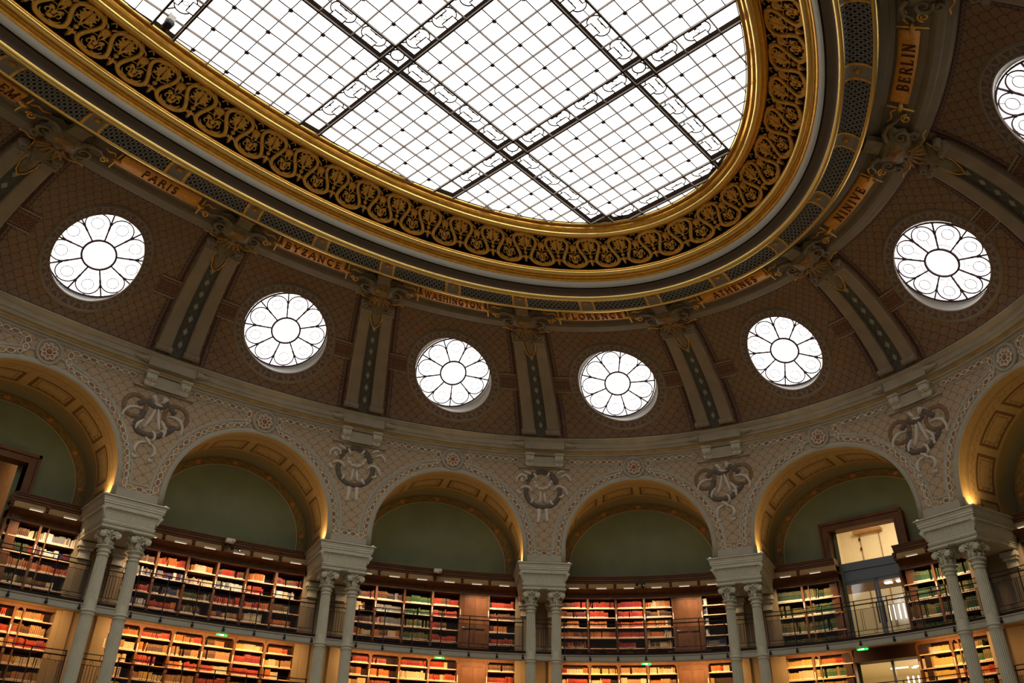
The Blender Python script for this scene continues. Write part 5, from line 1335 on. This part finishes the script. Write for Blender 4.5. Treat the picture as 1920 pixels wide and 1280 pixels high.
def spots(M,lab,green=False):
    o=empty('spotlight',M,lab,'lamp')
    b=MB()
    for x in (-.12,.12):
        b.lathe([(0,-.06),(.035,-.06),(.05,.05),(.0,.05)],10,0,Matrix.Translation((x,-.08,.0))@Matrix.Rotation(PI/2+.6,4,'X'))
        b.tube([(x,-.05,.02),(x,0,.07),(x,.05,.06)],.012,5)
    b.box(-.18,.18,.02,.08,.04,.07); b.build('spot_heads',m_black2,o,local=True)
    b=MB(); b.lathe([(0,-.01),(.02,0),(0,.01)],8,0,Matrix.Translation((.12,-.15,-.05))); b.build('indicator',e_exit if green else e_led,o,local=True)
spots(FR(1.045,1.72,9.60),'black twin spotlights under the camera below the BYZANCE plaque')
spots(FR(2.99,1.72,9.60),'black twin spotlights with a green light below the FLORENCE plaque',True)
# camera hanging in the skylight strip
_M=Matrix.Translation((-2.25,5.25,18.02)) 
o=empty('skylight_camera',_M,'small black and white camera hanging in the skylight coffer at upper left','camera')
b=MB(); b.lathe([(0,-.16),(.10,-.15),(.11,.12),(0,.13)],14,0,Matrix.Rotation(1.0,4,'Y')@Matrix.Rotation(PI/2,4,'X')); b.build('camera_body',m_black2,o,True,local=True)
b=MB(); b.box(-.07,.10,-.12,.12,.06,.30,ch=.03); b.tube([(0,0,.3),(0,0,.5)],.03,6); b.build('bracket',m_lamp,o,local=True)
o=empty('fire_extinguisher',FR(1.5,.95,7.05)@Matrix.Translation((-.25,0,0)),'red fire extinguisher on the gallery behind the columns between BYZANCE and WASHINGTON plaques','fire extinguisher')
b=MB(); b.lathe([(0,0),(.09,0),(.095,.04),(.095,.34),(.07,.42),(.03,.45),(0,.45)],16); b.build('cylinder',m_red,o,True,local=True)
b=MB(); b.tube([(0,0,.45),(0,0,.52)],.025,8); b.tube([(-.08,0,.55),(.06,0,.53)],.012,6); b.tube([(.02,0,.5),(.12,0,.5),(.13,0,.25)],.012,6); b.build('valve_and_hose',m_black2,o,local=True)
# framed screen standing in the inner right case under ATHENES
o=empty('framed_picture',FR(4+(4-2.5)*DV,KF+.1,8.24),'small violet framed picture standing on a shelf below the ATHENES plaque','picture')
b=MB(); b.box(-.16,.20,.10,.12,.02,.36); b.build('frame',m_lamp,o,local=True)
b=MB(); b.box(-.14,.18,.095,.10,.04,.34); b.build('print',Mat('violet_print',(.25,.14,.22),.3).done(),o,local=True)
# ------------------------------------------------------------------ lights
def area(name,loc,target,sx,sy,power,col,spread=PI):
    l=bpy.data.lights.new(name,'AREA'); l.shape='RECTANGLE'; l.size=sx; l.size_y=sy; l.energy=power; l.color=col; l.spread=spread
    o=bpy.data.objects.new(name,l); COL.objects.link(o); d=Vector(target)-Vector(loc)
    o.matrix_world=Matrix.Translation(loc)@d.to_track_quat('-Z','Y').to_matrix().to_4x4(); return o
for k in range(0,6):
    # arch uplighting, at the rear edge of each impost
    for g in (-1,1):
        p=PW(k+g*.374,.24,9.96); t=PW(k+g*.352,.28,12.2)
        area('arch_uplight',p,t,.10,.35,ARCH_W,(1,.64,.25),math.radians(150))
    for j in (-1,0,1):
        if k==5 and j>=0: continue
        if k==0 and j<0: continue
        if k in (0,4) and j==0: continue
        c=k+j*.265
        area('shelf_light',PW(c,KF-.44,9.42),PW(c,KF-.05,8.2),1.6,.05,SHELF_W,(1,.70,.42),math.radians(95))
        area('shelf_light',PW(c,1.15,6.90),PW(c,KF+.1,6.1),1.6,.05,SHELF_L,(1,.56,.22),math.radians(150))
for k in (0,4):
    area('corridor_light',PW(k,4.0,12.6),PW(k,4.5,8),1.2,1.2,COR_W*(1 if k==4 else .35),(1,.84,.58))
    area('corridor_light',PW(k,4.2,6.6),PW(k,4.2,4),1.2,1.2,COR_W*.5,(1,.82,.55))
w=bpy.data.worlds.new('World'); SC.world=w; w.use_nodes=True; w.node_tree.nodes['Background'].inputs[0].default_value=(.8,.85,1,1); w.node_tree.nodes['Background'].inputs[1].default_value=.1
# ------------------------------------------------------------------ camera
cd=bpy.data.cameras.new('camera'); cam=bpy.data.objects.new('camera',cd); COL.objects.link(cam)
cd.sensor_fit='HORIZONTAL'; cd.sensor_width=36; cd.lens=36*FPX/1920; cd.clip_end=200
cam.matrix_world=Matrix(((rt.x,up_.x,-fw.x,CAMP.x),(rt.y,up_.y,-fw.y,CAMP.y),(rt.z,up_.z,-fw.z,CAMP.z),(0,0,0,1)))
SC.camera=cam
SC.view_settings.view_transform='Standard'; SC.view_settings.look='None'; SC.view_settings.exposure=EXPO; SC.view_settings.gamma=1
try: SC.view_settings.use_curve_mapping=False
except Exception: pass
SC.cycles.use_denoising=True
SC.cycles.max_bounces=6; SC.cycles.diffuse_bounces=4; SC.cycles.glossy_bounces=3; SC.cycles.transparent_max_bounces=8
SC.cycles.sample_clamp_indirect=6
